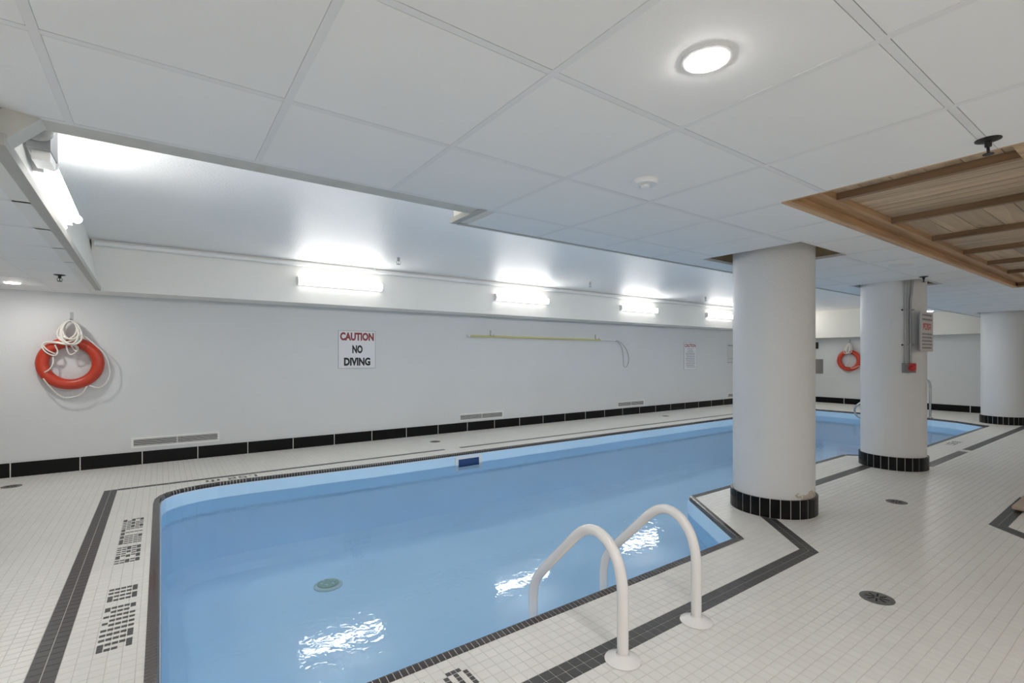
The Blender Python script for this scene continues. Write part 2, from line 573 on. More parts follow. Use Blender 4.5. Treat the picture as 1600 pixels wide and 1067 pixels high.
# ---- tiled ceiling
GX, GY, PX, PY = 0.955, 1.125, 0.612, 0.633
COLUMNS = [(4.23, 2.11), (7.0, 2.1), (13.15, 2.2)]
HOLES = [(3.81, 4.66, 1.69, 2.53), (6.69, 7.43, 1.76, 2.45), (12.80, 13.50, 1.86, 2.54)]
WOOD = (2.77, 8.50, -1.05, 1.335)
RECTS = [(X0, XF, Y0, YE), (XN, XF, YE, YN), (9.80, 12.0, YN + 0.03, 3.40)]
CUTS = HOLES + [WOOD]
rect = lambda r: [(r[0], r[2]), (r[1], r[2]), (r[1], r[3]), (r[0], r[3])]
ceil = bpy.data.objects.new('ceiling', None); COL.objects.link(ceil); ceil.location = (0, 0, ZC)
struct(ceil, 'suspended ceiling of square white tiles')
def in_view(cx, cy, z, mg=60):
    p = proj(cx, cy, z)
    return p is not None and -mg < p[0] < 1600 + mg and -mg < p[1] < 1067 + mg
TB = 0.012
rest = MB(); mesh_cache = {}
def lay_in(parent, cells, z, rest):
    n = 0
    for poly in cells:
        cx = sum(p[0] for p in poly) / len(poly); cy = sum(p[1] for p in poly) / len(poly)
        if any(in_view(px, py, z, 0) for px, py in poly) or in_view(cx, cy, z):
            key = tuple((round(p[0] - cx, 3), round(p[1] - cy, 3)) for p in poly)
            if key not in mesh_cache:
                b = MB().prism([(p[0] - cx, p[1] - cy) for p in poly][::-1], 0.015, 0.0)   # faces down
                me = bpy.data.meshes.new('ceiling_tile'); me.from_pydata(b.v, [], b.f); me.update()
                me.materials.append(MATS['ceiling_tile']); mesh_cache[key] = me
            o = bpy.data.objects.new('ceiling_tile', mesh_cache[key]); COL.objects.link(o)
            dz = random.uniform(0.0, 0.0015)
            o.location = (cx, cy, z + 0.0002 + dz * 0.5)
            setpar(o, parent); n += 1
        else:
            rest.prism(poly[::-1], z + 0.018, z + 0.0005)
    return n
def inset_tile(p, gx, px, gy, py, g=0.0142):
    """leave a fine reveal between a rectangular tile and the grid bars it lies between"""
    xs = sorted(v[0] for v in p); ys = sorted(v[1] for v in p)
    b = [xs[0], xs[-1], ys[0], ys[-1]]
    if abs((b[1] - b[0]) * (b[3] - b[2]) - area2(p)) > 1e-6:
        return p
    on = lambda v, o, q: abs((v - o) / q - round((v - o) / q)) * q < 1e-4
    if on(b[0], gx, px): b[0] += g - 0.0014
    if on(b[1], gx, px): b[1] -= g - 0.0014
    if on(b[2], gy, py): b[2] += g
    if on(b[3], gy, py): b[3] -= g
    return [(b[0], b[2]), (b[1], b[2]), (b[1], b[3]), (b[0], b[3])]
cells = []
for rc in RECTS:
    for i in range(int((rc[0] - GX) // PX) - 1, int((rc[1] - GX) // PX) + 2):
        for j in range(int((rc[2] - GY) // PY) - 1, int((rc[3] - GY) // PY) + 2):
            x0, y0 = GX + i * PX, GY + j * PY
            q = (max(x0, rc[0]), min(x0 + PX, rc[1]), max(y0, rc[2]), min(y0 + PY, rc[3]))
            if q[1] - q[0] < 0.01 or q[3] - q[2] < 0.01:
                continue
            ps = [rect(q)]
            for c in CUTS:
                if c[0] < q[1] and c[1] > q[0] and c[2] < q[3] and c[3] > q[2]:
                    ps = subtract(ps, rect(c))
            cells += [inset_tile(p, GX, PX, GY, PY) for p in ps if area2(p) > 0.004]
nct = lay_in(ceil, cells, ZC, rest)
# prism() with reversed polygon: top face list faces down
o = rest.obj('ceiling_tile_field', 'ceiling_tile', ceil); o['kind'] = 'stuff'
def intervals(a, b, cuts):
    out = [(a, b)]
    for c0, c1 in cuts:
        nx = []
        for p, q in out:
            if c1 <= p or c0 >= q:
                nx.append((p, q))
            else:
                if c0 > p: nx.append((p, c0))
                if c1 < q: nx.append((c1, q))
        out = nx
    return out
for rc in RECTS:
    for i in range(int((rc[0] - GX) // PX), int((rc[1] - GX) // PX) + 2):
        x = GX + i * PX
        if not rc[0] - 0.01 < x < rc[1] + 0.01: continue
        for a, b in intervals(rc[2], rc[3], [(c[2], c[3]) for c in CUTS if c[0] - TB < x < c[1] + TB]):
            if b - a > 0.02:
                MB().box(x - TB, x + TB, a, b, ZC - 0.001, ZC + 0.005).obj('cross_tee', 'ceiling_grid', ceil)
    for j in range(int((rc[2] - GY) // PY), int((rc[3] - GY) // PY) + 2):
        y = GY + j * PY
        if not rc[2] - 0.01 < y < rc[3] + 0.012: continue
        if rc is RECTS[1] and abs(y - YE) < 0.02: continue
        for a, b in intervals(rc[0], rc[1], [(c[0], c[1]) for c in CUTS if c[2] - TB < y < c[3] + TB]):
            if b - a > 0.02:
                MB().box(a, b, y - TB, y + TB, ZC, ZC + 0.006).obj('main_runner', 'ceiling_grid', ceil)
# edge angles round the holes
for h in HOLES:
    m = MB()
    e = 0.016
    m.box(h[0], h[1], h[2], h[2] + e, ZC - 0.002, ZC + 0.02).box(h[0], h[1], h[3] - e, h[3], ZC - 0.002, ZC + 0.02)
    m.box(h[0], h[0] + e, h[2] + e, h[3] - e, ZC - 0.002, ZC + 0.02).box(h[1] - e, h[1], h[2] + e, h[3] - e, ZC - 0.002, ZC + 0.02)
    m.obj('edge_angle', 'ceiling_grid', ceil)
    m = MB()
    m.box(h[0], h[1], h[2] - 0.012, h[2], ZC + 0.02, ZC + 0.22).box(h[0], h[1], h[3], h[3] + 0.012, ZC + 0.02, ZC + 0.22)
    m.box(h[0] - 0.012, h[0], h[2], h[3], ZC + 0.02, ZC + 0.22).box(h[1], h[1] + 0.012, h[2], h[3], ZC + 0.02, ZC + 0.22)
    m.obj('opening_board', 'cut_board', ceil)
# low tiled ceiling at the left
ceil2 = bpy.data.objects.new('ceiling_low', None); COL.objects.link(ceil2); ceil2.location = (0, 0, ZL)
struct(ceil2, 'low suspended ceiling of white tiles beside the pool recess')
LP = [(X0, 2.33), (LB0[0] - 0.03, 2.33), (LB1[0] - 0.03, YW), (X0, YW)]
cells = []; rest2 = MB()
for i in range(-5, 2):
    for j in range(-3, 10):
        x0, y0 = -0.93 + i * 0.61, 3.15 + j * 0.603
        p = clip_conv([(x0, y0), (x0 + 0.61, y0), (x0 + 0.61, y0 + 0.603), (x0, y0 + 0.603)], LP)
        if len(p) >= 3 and area2(p) > 0.001: cells.append(inset_tile(p, -0.93, 0.61, 3.15, 0.603))
nct += lay_in(ceil2, cells, ZL, rest2)
if rest2.v:
    o = rest2.obj('ceiling_tile_field', 'ceiling_tile', ceil2); o['kind'] = 'stuff'
for i in range(-3, 1):
    x = -0.93 + i * 0.61
    MB().box(x - TB, x + TB, 2.33, YW, ZL - 0.001, ZL + 0.005).obj('cross_tee', 'ceiling_grid', ceil2)
for j in range(-1, 8):
    y = 3.15 + j * 0.603
    if y > YW - 0.05: continue
    xe = LB0[0] + (LB1[0] - LB0[0]) * (y - 2.32) / 5.0 - 0.035
    MB().box(X0, xe, y - TB, y + TB, ZL, ZL + 0.006).obj('main_runner', 'ceiling_grid', ceil2)

# ================================================================== FLOOR TILES
T = 0.0508; G = 0.0016
FX, FY = 1.287, 1.498          # a joint crossing
def strip_quads(center, wdt):
    L = offset(center, wdt / 2, False); Rr = offset(center, -wdt / 2, False)
    return [[Rr[i], Rr[i + 1], L[i + 1], L[i]] for i in range(len(center) - 1)]
BANDS = []   # (list of centre points, tiles across, tile length)
near_band = [(-0.389 - 0.0508, 1.498), (3.479, 1.498), (4.17, 2.260), (6.95, 2.260), (7.33, 1.854), (8.80, 1.854)]
BANDS.append((near_band, 2, T))
BANDS.append(([(8.98, 1.854), (13.0, 1.854), (14.9, 1.854)], 2, T))
BANDS.append(([(-0.389, -1.4), (-0.389, 1.447)], 2, T))
BANDS.append(([(-0.389, 1.549), (-0.389, 6.070)], 2, T))
BANDS.append(([(-0.338, 6.045), (3.18, 6.045)], 1, 2 * T, 0.072))
BANDS.append(([(3.42, 6.045), (13.3, 6.045)], 1, 2 * T, 0.072))
BANDS.append(([(6.36, 0.905), (5.16, 0.889), (4.72, 0.42), (4.72, -1.2)], 2, T))
cutters = []
dark_pieces = []   # (polygon, whole?, frame)
for center, across, tl, *ww in BANDS:
    wdt = ww[0] if ww else across * T
    tw = wdt / across
    for k, qd in enumerate(strip_quads(center, wdt)):
        qd = ccw(qd); cutters.append(qd)
        a = Vector(center[k]); b = Vector(center[k + 1]); d = (b - a).normalized(); nn = Vector((-d.y, d.x)); Ln = (b - a).length
        if abs(d.x) > 0.999 : s0 = (FX - a.x) % tl if d.x > 0 else (a.x - FX) % tl
        elif abs(d.y) > 0.999: s0 = (FY - a.y) % tl if d.y > 0 else (a.y - FY) % tl
        else: s0 = 0.0
        s = s0 - 4 * tl
        while s < Ln + 4 * tl:
            for r_ in range(across):
                v0 = -wdt / 2 + r_ * tw
                p = [a + d * (s + G) + nn * (v0 + G), a + d * (s + tl - G) + nn * (v0 + G), a + d * (s + tl - G) + nn * (v0 + tw - G), a + d * (s + G) + nn * (v0 + tw - G)]
                p = [tuple(z) for z in p]
                c = clip_conv(p, qd)
                if len(c) >= 3 and area2(c) > 5e-5:
                    dark_pieces.append(ccw(c))
            s += tl
nP = len(POOL)
cop_quads = [ccw([POOL[i], POOL[(i + 1) % nP], POOL_IN[(i + 1) % nP], POOL_IN[i]]) for i in range(nP)]
cutters += cop_quads
# column bases and the ladder flanges simply stand on the tiles
ix = np.arange(int((-2.3 - FX) / T), int((XF - FX) / T) + 1)
iy = np.arange(int((-1.6 - FY) / T), int((YW - FY) / T) + 1)
GXX, GYY = np.meshgrid(FX + ix * T, FY + iy * T, indexing='ij')
cx, cy = GXX.ravel(), GYY.ravel()
full_in = np.ones(cx.shape, bool)
for dx in (0, T):
    for dy in (0, T):
        full_in &= inside(POOL_IN, cx + dx, cy + dy)
touch = np.zeros(cx.shape, bool)
for q in cutters:
    xs = [p[0] for p in q]; ys = [p[1] for p in q]
    bb = (cx + T > min(xs)) & (cx < max(xs)) & (cy + T > min(ys)) & (cy < max(ys))
    touch |= bb
# separate the tiles nobody cuts
rem = (cx + T > XF) | (cy + T > YW)
white_full = [(x, y) for x, y in zip(cx[~full_in & ~touch & ~rem], cy[~full_in & ~touch & ~rem])]
wf_in = inside(POOL, np.array([p[0] for p in white_full]) + T / 2, np.array([p[1] for p in white_full]) + T / 2)
white_full = [p for p, i in zip(white_full, wf_in) if not i]
white_cut = []
cbb = [(min(p[0] for p in q), max(p[0] for p in q), min(p[1] for p in q), max(p[1] for p in q), q) for q in cutters]
for x, y in zip(cx[~full_in & (touch | rem)], cy[~full_in & (touch | rem)]):
    ps = [[(x + G, y + G), (x + T - G, y + G), (x + T - G, y + T - G), (x + G, y + T - G)]]
    ps = [clip_conv(ps[0], [(X0, Y0), (XF - 0.002, Y0), (XF - 0.002, YW - 0.002), (X0, YW - 0.002)])]
    if len(ps[0]) < 3: continue
    hit = False
    for x0, x1, y0, y1, q in cbb:
        if x + T > x0 and x < x1 and y + T > y0 and y < y1:
            n0 = len(ps); a0 = sum(area2(p) for p in ps)
            ps = subtract(ps, q)
            if abs(sum(area2(p) for p in ps) - a0) > 1e-7: hit = True
    for p in ps:
        gx = sum(v[0] for v in p) / len(p); gy = sum(v[1] for v in p) / len(p)
        if area2(p) < 4e-5: continue
        if inside(POOL, np.array([gx]), np.array([gy]))[0]: continue
        if not hit and len(p) == 4 and abs(area2(p) - (T - 2 * G) ** 2) < 1e-7:
            white_full.append((x, y))
        else:
            white_cut.append(p)
def seen_size(px, py):
    p = proj(px, py, 0)
    if p is None or not (0 <= p[0] <= 1600 and 0 <= p[1] <= 1067): return 0
    return (CAM_H / p[2]) / p[2] ** 2
white_full.sort(key=lambda p: -seen_size(p[0] + T / 2, p[1] + T / 2))
b = MB().prism([(G, G), (T - G, G), (T - G, T - G), (G, T - G)], -0.005, 0.0)
tile_me = bpy.data.meshes.new('floor_tile'); tile_me.from_pydata(b.v, [], b.f); tile_me.update(); tile_me.materials.append(MATS['deck_tile'])
for x, y in white_full[:300]:
    o = bpy.data.objects.new('floor_tile', tile_me); COL.objects.link(o)
    o.location = (x, y, 0); o.parent = floor
# the remaining full tiles in one mesh (numpy)
R_ = np.array(white_full[300:])
base = np.array(b.v)
vv = (base[None, :, :] + np.concatenate([R_, np.zeros((len(R_), 1))], 1)[:, None, :]).reshape(-1, 3)
fb = np.array([list(f) for f in b.f])   # all quads
ff = (fb[None] + (np.arange(len(R_)) * len(base))[:, None, None]).reshape(-1, 4)
wc = MB()
for p in white_cut: wc.prism(p, -0.005, 0.0)
me = bpy.data.meshes.new('floor_tile_field')
nv = len(vv)
me.from_pydata(vv.tolist() + wc.v, [], ff.tolist() + [tuple(i + nv for i in f) for f in wc.f])
me.update()
o = mk('floor_tile_field', me, 'deck_tile', floor); o['kind'] = 'stuff'
# dark band tiles
dark_pieces.sort(key=lambda p: -seen_size(sum(v[0] for v in p) / len(p), sum(v[1] for v in p) / len(p)) * area2(p))
cache = {}
for p in dark_pieces[:300]:
    gx = sum(v[0] for v in p) / len(p); gy = sum(v[1] for v in p) / len(p)
    key = tuple((round(v[0] - gx, 4), round(v[1] - gy, 4)) for v in p)
    if key not in cache:
        bb = MB().prism([(v[0] - gx, v[1] - gy) for v in p], -0.005, 0.0)
        mm = bpy.data.meshes.new('band_tile'); mm.from_pydata(bb.v, [], bb.f); mm.update(); mm.materials.append(MATS['dark_tile'])
        cache[key] = mm
    o = bpy.data.objects.new('band_tile', cache[key]); COL.objects.link(o); o.location = (gx, gy, 0.0002); o.parent = floor
m = MB()
for p in dark_pieces[300:]: m.prism(p, -0.005, 0.0002)
o = m.obj('band_tile_field', 'dark_tile', floor); o['kind'] = 'stuff'

# ---- mosaic lettering
FONT = {'S': ['111', '100', '111', '001', '111'], 'H': ['101', '101', '111', '101', '101'], 'A': ['111', '101', '111', '101', '101'],
        'L': ['100', '100', '100', '100', '111'], 'O': ['111', '101', '101', '101', '111'], 'W': ['10101', '10101', '10101', '10101', '11111'],
        'R': ['111', '101', '110', '101', '101'], 'E': ['111', '100', '110', '100', '111'], 'N': ['111', '101', '101', '101', '101'],
        'D': ['110', '101', '101', '101', '110'], 'I': ['1', '1', '1', '1', '1'], 'V': ['101', '101', '101', '101', '010'],
        'G': ['111', '100', '101', '101', '111'], ' ': ['0', '0', '0', '0', '0'], '1': ['1', '1', '1', '1', '1'], '.': ['0', '0', '0', '0', '1'],
        '5': ['111', '100', '111', '001', '111'], '2': ['111', '001', '111', '100', '111'], 'm': ['01110', '10101', '10101', '10101', '10101']}
def lettering(s, origin, du, dv, length, height):
    """origin = top left corner of the text; du = reading direction, dv = downwards on the letters (unit vectors)"""
    n = sum(len(FONT[c][0]) + 1 for c in s) - 1
    cu, cv = length / n, height / 5
    m = MB(); u = 0
    for c in s:
        g = FONT[c]
        for r in range(5):
            for k in range(len(g[0])):
                if g[r][k] == '1':
                    a, b_ = (u + k) * cu + 0.0012, (u + k + 1) * cu - 0.0012
                    p, q = r * cv + 0.0018, (r + 1) * cv - 0.0018
                    poly = [(origin[0] + du[0] * U + dv[0] * V, origin[1] + du[1] * U + dv[1] * V) for U, V in ((a, p), (b_, p), (b_, q), (a, q))]
                    m.prism(ccw(poly), -0.004, 0.0008)
        u += len(g[0]) + 1
    o = m.obj('lettering_tile_field', 'letter_tile', floor); o['kind'] = 'stuff'
    o['label'] = 'dark mosaic lettering reading ' + s
lettering('SHALLOW AREA', (-0.108, 4.89), (0, -1), (-1, 0), 1.01, 0.128)
lettering('NO DIVING', (-0.103, 3.475), (0, -1), (-1, 0), 0.715, 0.128)
lettering('1.52 m', (0.845, 5.862), (-1, 0), (0, 1), 0.47, 0.105)
lettering('1.52 m', (0.60, 1.772), (1, 0), (0, -1), 0.42, 0.127)
lettering('1.52 m', (9.30, 2.175), (1, 0), (0, -1), 0.45, 0.11)

# ---- baseboards
m = MB().box(X0, XF, YW - 0.0105, YW, 0, 0.1515)
bbk = struct(m.obj('baseboard_back', 'white_grout'), 'black tile baseboard along the long wall')
BJ = -1.295
k = int((X0 - BJ) / 0.5575)
while BJ + k * 0.5575 < XF - 0.02:
    x0 = max(X0, BJ + k * 0.5575) + 0.0050; x1 = min(XF - 0.02, BJ + (k + 1) * 0.5575) - 0.0050
    if x1 > x0:
        MB().box(x0, x1, YW - 0.012, YW - 0.001, 0.001, 0.152).obj('tile', 'black_tile', bbk)
    k += 1
m = MB().box(XF - 0.0105, XF, Y0, YW, 0, 0.1515)
bbr = struct(m.obj('baseboard_right', 'white_grout'), 'black tile baseboard along the far end wall')
y = 7.30
while y > -1.0:
    MB().box(XF - 0.012, XF - 0.001, max(y - 0.85, Y0) + 0.007, y - 0.007, 0.001, 0.152).obj('tile', 'black_tile', bbr)
    y -= 0.85

# ================================================================== THE POOL
pool = thing('swimming_pool', 'long indoor swimming pool with pale blue liner and dark tiled coping', 'pool', (6.0, 4.0, ZP))
m = MB()
nW = len(POOL_WALL)
FIL = offset(POOL, COPW + 0.05)
FIL2 = offset(POOL, COPW + 0.15)
rings = [(POOL_WALL, -0.028), (POOL_WALL, ZP + 0.14), (FIL, ZP + 0.045), (FIL2, ZP)]
vs = []
for rg, z in rings: vs += [(x, y, z) for x, y in rg]
fs = []
for r in range(len(rings) - 1):
    for i in range(nW):
        j = (i + 1) % nW
        fs.append((r * nW + i, r * nW + j, (r + 1) * nW + j, (r + 1) * nW + i))
m.add(vs, fs)
tv, tf = tess(FIL2, [], ZP)
m.add(tv, tf)
m.obj('basin', 'liner', pool)
# white bead of the liner under the coping
bead = MB()
q = offset(POOL, COPW + 0.001)
bead.tube([(x, y, -0.034) for x, y in q], 0.006, 6, closed=True)
bead.obj('liner_bead', 'white_plastic', pool, True)
# coping bed and tiles
m = MB()
PR = [(0.0, -0.02), (0.0, 0.003), (0.018, 0.006), (0.034, 0.009), (0.044, 0.006), (0.0495, -0.004), (0.0505, -0.016), (0.0495, -0.03)]
BED = [(min(max(v, 0.0012), 0.0487), z - (0.0010 if 0 < v < 0.049 else 0.0004)) for v, z in PR]
lev = [[(x, y, z) for x, y in offset(POOL, v)] for v, z in BED]
m.add([p for lv in lev for p in lv],
      [(k * nP + i, ((k + 1) % len(lev)) * nP + i, ((k + 1) % len(lev)) * nP + (i + 1) % nP, k * nP + (i + 1) % nP) for k in range(len(lev)) for i in range(nP)])
m.obj('coping_bed', 'coping_grout', pool)
CT = 0.0279
def coping_mesh(w0):
    h = w0 / 2 - 0.0015; n = len(PR)
    v = [(-h, p[0], p[1]) for p in PR] + [(h, p[0], p[1]) for p in PR]
    f = [(i, i + n, (i + 1) % n + n, (i + 1) % n) for i in range(n)] + [tuple(range(n)), tuple(range(2 * n - 1, n - 1, -1))]
    return v, f
cop = []
for i in range(nP):
    a, b2 = Vector(POOL[i]), Vector(POOL[(i + 1) % nP])
    Ln = (b2 - a).length; d = (b2 - a) / Ln
    k = max(1, round(Ln / CT)); st = Ln / k
    for s in range(k):
        p = a + d * (s + 0.5) * st
        cop.append((p.x, p.y, math.atan2(d.y, d.x), st))
cop.sort(key=lambda c: -seen_size(c[0], c[1]))
cv_, cf_ = coping_mesh(CT)
cop_me = bpy.data.meshes.new('coping_tile'); cop_me.from_pydata(cv_, [], cf_); cop_me.update(); cop_me.materials.append(MATS['coping_tile'])
for x, y, a, st in cop[:300]:
    o = bpy.data.objects.new('coping_tile', cop_me); COL.objects.link(o)
    o.location = (x, y, 0); o.rotation_euler = (0, 0, a); setpar(o, pool)
m = MB()
for x, y, a, st in cop[300:]:
    m.add(cv_, cf_, Matrix.Translation((x, y, 0)) @ Matrix.Rotation(a, 4, 'Z'))
o = m.obj('coping_tile_field', 'coping_tile', pool); o['kind'] = 'stuff'
# skimmer mouth in the long side
YK = 5.735 - COPW - 0.006
m = MB()
x0, x1, z0, z1 = 3.14, 3.55, -0.225, -0.045
fr_ = 0.045
m.box(x0, x1, YK - 0.012, YK + 0.002, z1 - fr_ * 0.7, z1).box(x0, x1, YK - 0.012, YK + 0.002, z0, z0 + fr_)
m.box(x0, x0 + fr_, YK - 0.012, YK + 0.002, z0 + fr_, z1 - fr_ * 0.7).box(x1 - fr_, x1, YK - 0.012, YK + 0.002, z0 + fr_, z1 - fr_ * 0.7)
skm = m.obj('skimmer_frame', 'white_plastic', pool)
mat('skimmer_shade', (0.02, 0.06, 0.18), 0.5)
MB().box(x0 + fr_, x1 - fr_, YK - 0.003, YK + 0.001, z0 + fr_, z1 - fr_ * 0.7).obj('skimmer_mouth_panel', 'skimmer_shade', skm)  # dark panel paints the shade of an opening that is not cut

# water
m = MB()
tv, tf = tess(offset(POOL, COPW + 0.0055), [], ZW)
m.add(tv, tf)
tag(m.obj('pool_water', 'pool_water'), 'clear, faintly rippled water filling the blue pool', 'water')

# main drain on the pool bottom
d = thing('pool_drain', 'round greenish drain cover on the blue pool bottom', 'drain', (1.29, 4.80, ZP))
Mx = Matrix.Translation((1.29, 4.80, ZP + 0.001))
MB().lathe([(0.130, 0), (0.130, 0.006), (0.118, 0.016), (0.10, 0.018)], 32, Mx).obj('rim', 'pool_drain_rim', d, 40)
MB().lathe([(0.098, 0.016), (0.095, 0.026), (0.05, 0.034), (0.001, 0.036)], 32, Mx).obj('cover', 'pool_drain', d, 40)
for k in range(6):
    a = k * PI / 3
    MB().lathe([(0.017, 0.026), (0.015, 0.036), (0.001, 0.037)], 12, Mx @ Matrix.Translation((0.06 * math.cos(a), 0.06 * math.sin(a), 0.0))).obj('slot', 'pool_drain_rim', d, 40)

# ================================================================== COLUMNS
def column(i, label):
    x, y = COLUMNS[i]
    c = thing('column', label, 'column', (x, y, 0), 'round columns at the pool edge')
    m = MB().lathe([(0.31, 0.0), (0.31, ZU)], 72, Matrix.Translation((x, y, 0)), close=False)
    o = m.obj('shaft', 'column_paint_flaked' if i == 0 else 'column_paint', c, True, origin=(x, y, 0))
    o.location = (x, y, 0)
    MB().lathe([(0.3275, 0.0), (0.3275, 0.1475), (0.311, 0.1478)], 72, Matrix.Translation((x, y, 0)), close=False).obj('grout_bed', 'white_grout', c, 30)
    n = 28
    seg = 2 * PI / n; g = 0.0055 / 0.328
    vs = []; fs = []
    arc = [-seg / 2 + g / 2 + (seg - g) * t / 3 for t in range(4)]
    for r, z in ((0.318, 0.002), (0.330, 0.002), (0.330, 0.146), (0.328, 0.149), (0.312, 0.149)):
        vs += [(r * math.cos(a), r * math.sin(a), z) for a in arc]
    for r in range(4):
        for k in range(3):
            fs.append((r * 4 + k, r * 4 + k + 1, (r + 1) * 4 + k + 1, (r + 1) * 4 + k))
    fs.append((0, 4, 8, 12, 16)); fs.append((19, 15, 11, 7, 3))
    me = bpy.data.meshes.get('base_tile') or None
    if me is None:
        me = bpy.data.meshes.new('base_tile'); me.from_pydata(vs, [], fs); me.update(); me.materials.append(MATS['black_tile'])
    for k in range(n):
        t = bpy.data.objects.new('base_tile', me); COL.objects.link(t)
        t.location = (x, y, 0); t.rotation_euler = (0, 0, (k + 0.3) * seg); setpar(t, c)
    return c
column(0, 'thick round grey column with flaking paint above its black tile base')
column(1, 'round grey column carrying the red button and the notice')
column(2, 'round grey column standing behind the far corner of the pool')

# ================================================================== LIGHTS
def strip_light(loc, rot, length, label):
    """wraparound fluorescent; local: long axis X, front +Y is away from the wall, Z up"""
    t = thing('fluorescent_light', label, 'light', loc, 'fluorescent strip lights')
    M = Matrix.Translation(loc) @ Matrix.Rotation(rot, 4, 'Z')
    h = length / 2
    MB().box(-h, h, 0.0, 0.022, -0.055, 0.055, M).obj('housing', 'white_metal', t)
    prof = [(0.020, -0.050), (0.050, -0.052), (0.068, -0.045), (0.078, -0.028), (0.082, 0.0), (0.078, 0.028), (0.068, 0.045), (0.050, 0.052), (0.020, 0.050)]
    n = len(prof); e = h - 0.012
    vs = [(-e, a, b) for a, b in prof] + [(e, a, b) for a, b in prof]
    quad = lambda i: (i + 1, i, i + n, i + 1 + n)
    df = MB().add(vs, [quad(i) for i in range(2, n - 3)], M).obj('diffuser', 'tube_light', t, True)
    MB().add(vs, [quad(i) for i in (0, 1, n - 3, n - 2)], M).obj('diffuser_side', 'tube_side', df, True)
    for s in (-1, 1):
        xa, xb = (s * e, s * h)
        vs = [(xa, a * 1.03, b * 1.05) for a, b in prof] + [(xb, a * 1.03, b * 1.05) for a, b in prof]
        fs = [(i, i + 1, i + 1 + n, i + n) for i in range(n - 1)] + [tuple(range(n)), tuple(range(2 * n - 1, n - 1, -1))]
        MB().add(vs, fs, M).obj('end_cap', 'white_metal', t)
    return t
for xc, lb in ((2.01, 'lit fluorescent strip on the soffit above the no diving sign'),
               (5.09, 'lit fluorescent strip on the soffit above the yellow pole'),
               (8.14, 'lit fluorescent strip on the soffit above the wire loop'),
               (14.05, 'added, unseen lit fluorescent strip in the far corner of the soffit behind the thick column'),  # hidden strip added to brighten the far end
               (11.12, 'lit fluorescent strip on the soffit above the long caution notice')):
    strip_light((xc, YS, 2.268), PI, 1.14, lb)
# unseen strips added at the near bulkhead to light pool and long wall
for xc, yc in ((0.55, 2.525), (2.75, YN + 0.03), (4.75, YN + 0.03), (6.75, YN + 0.03), (8.75, YN + 0.03), (12.85, YN + 0.03)):
    strip_light((xc, yc, 2.30), 0.0, 1.14, 'added, unseen fluorescent strip on the near bulkhead of the recess facing the pool')
# fixture on the left fascia: channel, front lamp, and a dim tube as its fascia glow
t = thing('fluorescent_light', 'lit fluorescent strip on the fascia of the low ceiling with a second tube for its glow', 'light', (-0.47, 3.62, 2.20), 'fluorescent strip lights')
def fx(y): return -0.47 - 0.024 * (y - 2.32)
ya, yb = 3.06, 4.20
m = MB()
m.add([(fx(y) + dx, y, z) for y in (ya, yb) for dx, z in ((0.012, 2.118), (0.055, 2.118), (0.055, 2.195), (0.012, 2.195))],
      [(0, 1, 2, 3), (7, 6, 5, 4), (0, 4, 5, 1), (1, 5, 6, 2), (2, 6, 7, 3), (3, 7, 4, 0)])
m.obj('housing', 'white_metal', t)
MB().tube([(fx(ya) + 0.078, ya + 0.02, 2.16), (fx(yb) + 0.078, yb - 0.02, 2.16)], 0.019, 14).obj('lamp', 'tube_light', t, 40)
MB().tube([(fx(ya) + 0.018, ya + 0.02, 2.100), (fx(yb) + 0.018, yb - 0.02, 2.100)], 0.014, 14).obj('lamp', 'fascia_glow', t, 40)  # glowing tube stands in for lamplight on the fascia
for yy in (ya + 0.008, yb - 0.008):
    MB().tube([(fx(yy) + 0.078, yy - 0.01, 2.16), (fx(yy) + 0.078, yy + 0.01, 2.16)], 0.027, 14).obj('lamp_holder', 'white_plastic', t, 40)

def downlight(x, y, z, label):
    t = thing('recessed_light', label, 'light', (x, y, z), 'round recessed ceiling lights')
    M = Matrix.Translation((x, y, z))
    MB().lathe([(0.070, 0.0), (0.070, -0.004), (0.060, -0.007), (0.055, -0.006), (0.055, 0.0)], 40, M, close=False).obj('trim_ring', 'white_metal', t, 50)
    MB().lathe([(0.055, -0.0055), (0.052, -0.0095), (0.036, -0.0115), (0.001, -0.012)], 40, M, close=False).obj('lens', 'down_light', t, True)
    return t
downlight(1.262, 0.815, ZC, 'glowing round recessed light in the white tile beside the smoke detector')
downlight(11.62, 2.93, ZC, 'glowing round recessed light beyond the notice on the column')
downlight(-1.155, 6.60, ZL, 'glowing round recessed light in the low ceiling above the life ring')
for x, y in ((-1.8, 1.45), (-1.8, 0.18), (-1.8, -1.085), (-1.8, -2.35), (-0.57, -1.085), (-0.57, -2.35), (0.65, -1.085), (0.65, -2.35),
             (2.49, -1.72), (2.49, -2.60), (4.93, -1.72), (6.77, -1.72), (8.85, -1.72), (10.7, -1.085), (12.5, -1.72)):
    downlight(x, y, ZC, 'added, unseen round recessed light in the tiled ceiling away from the pool')  # unseen lights, added to brighten the deck and tiled ceiling

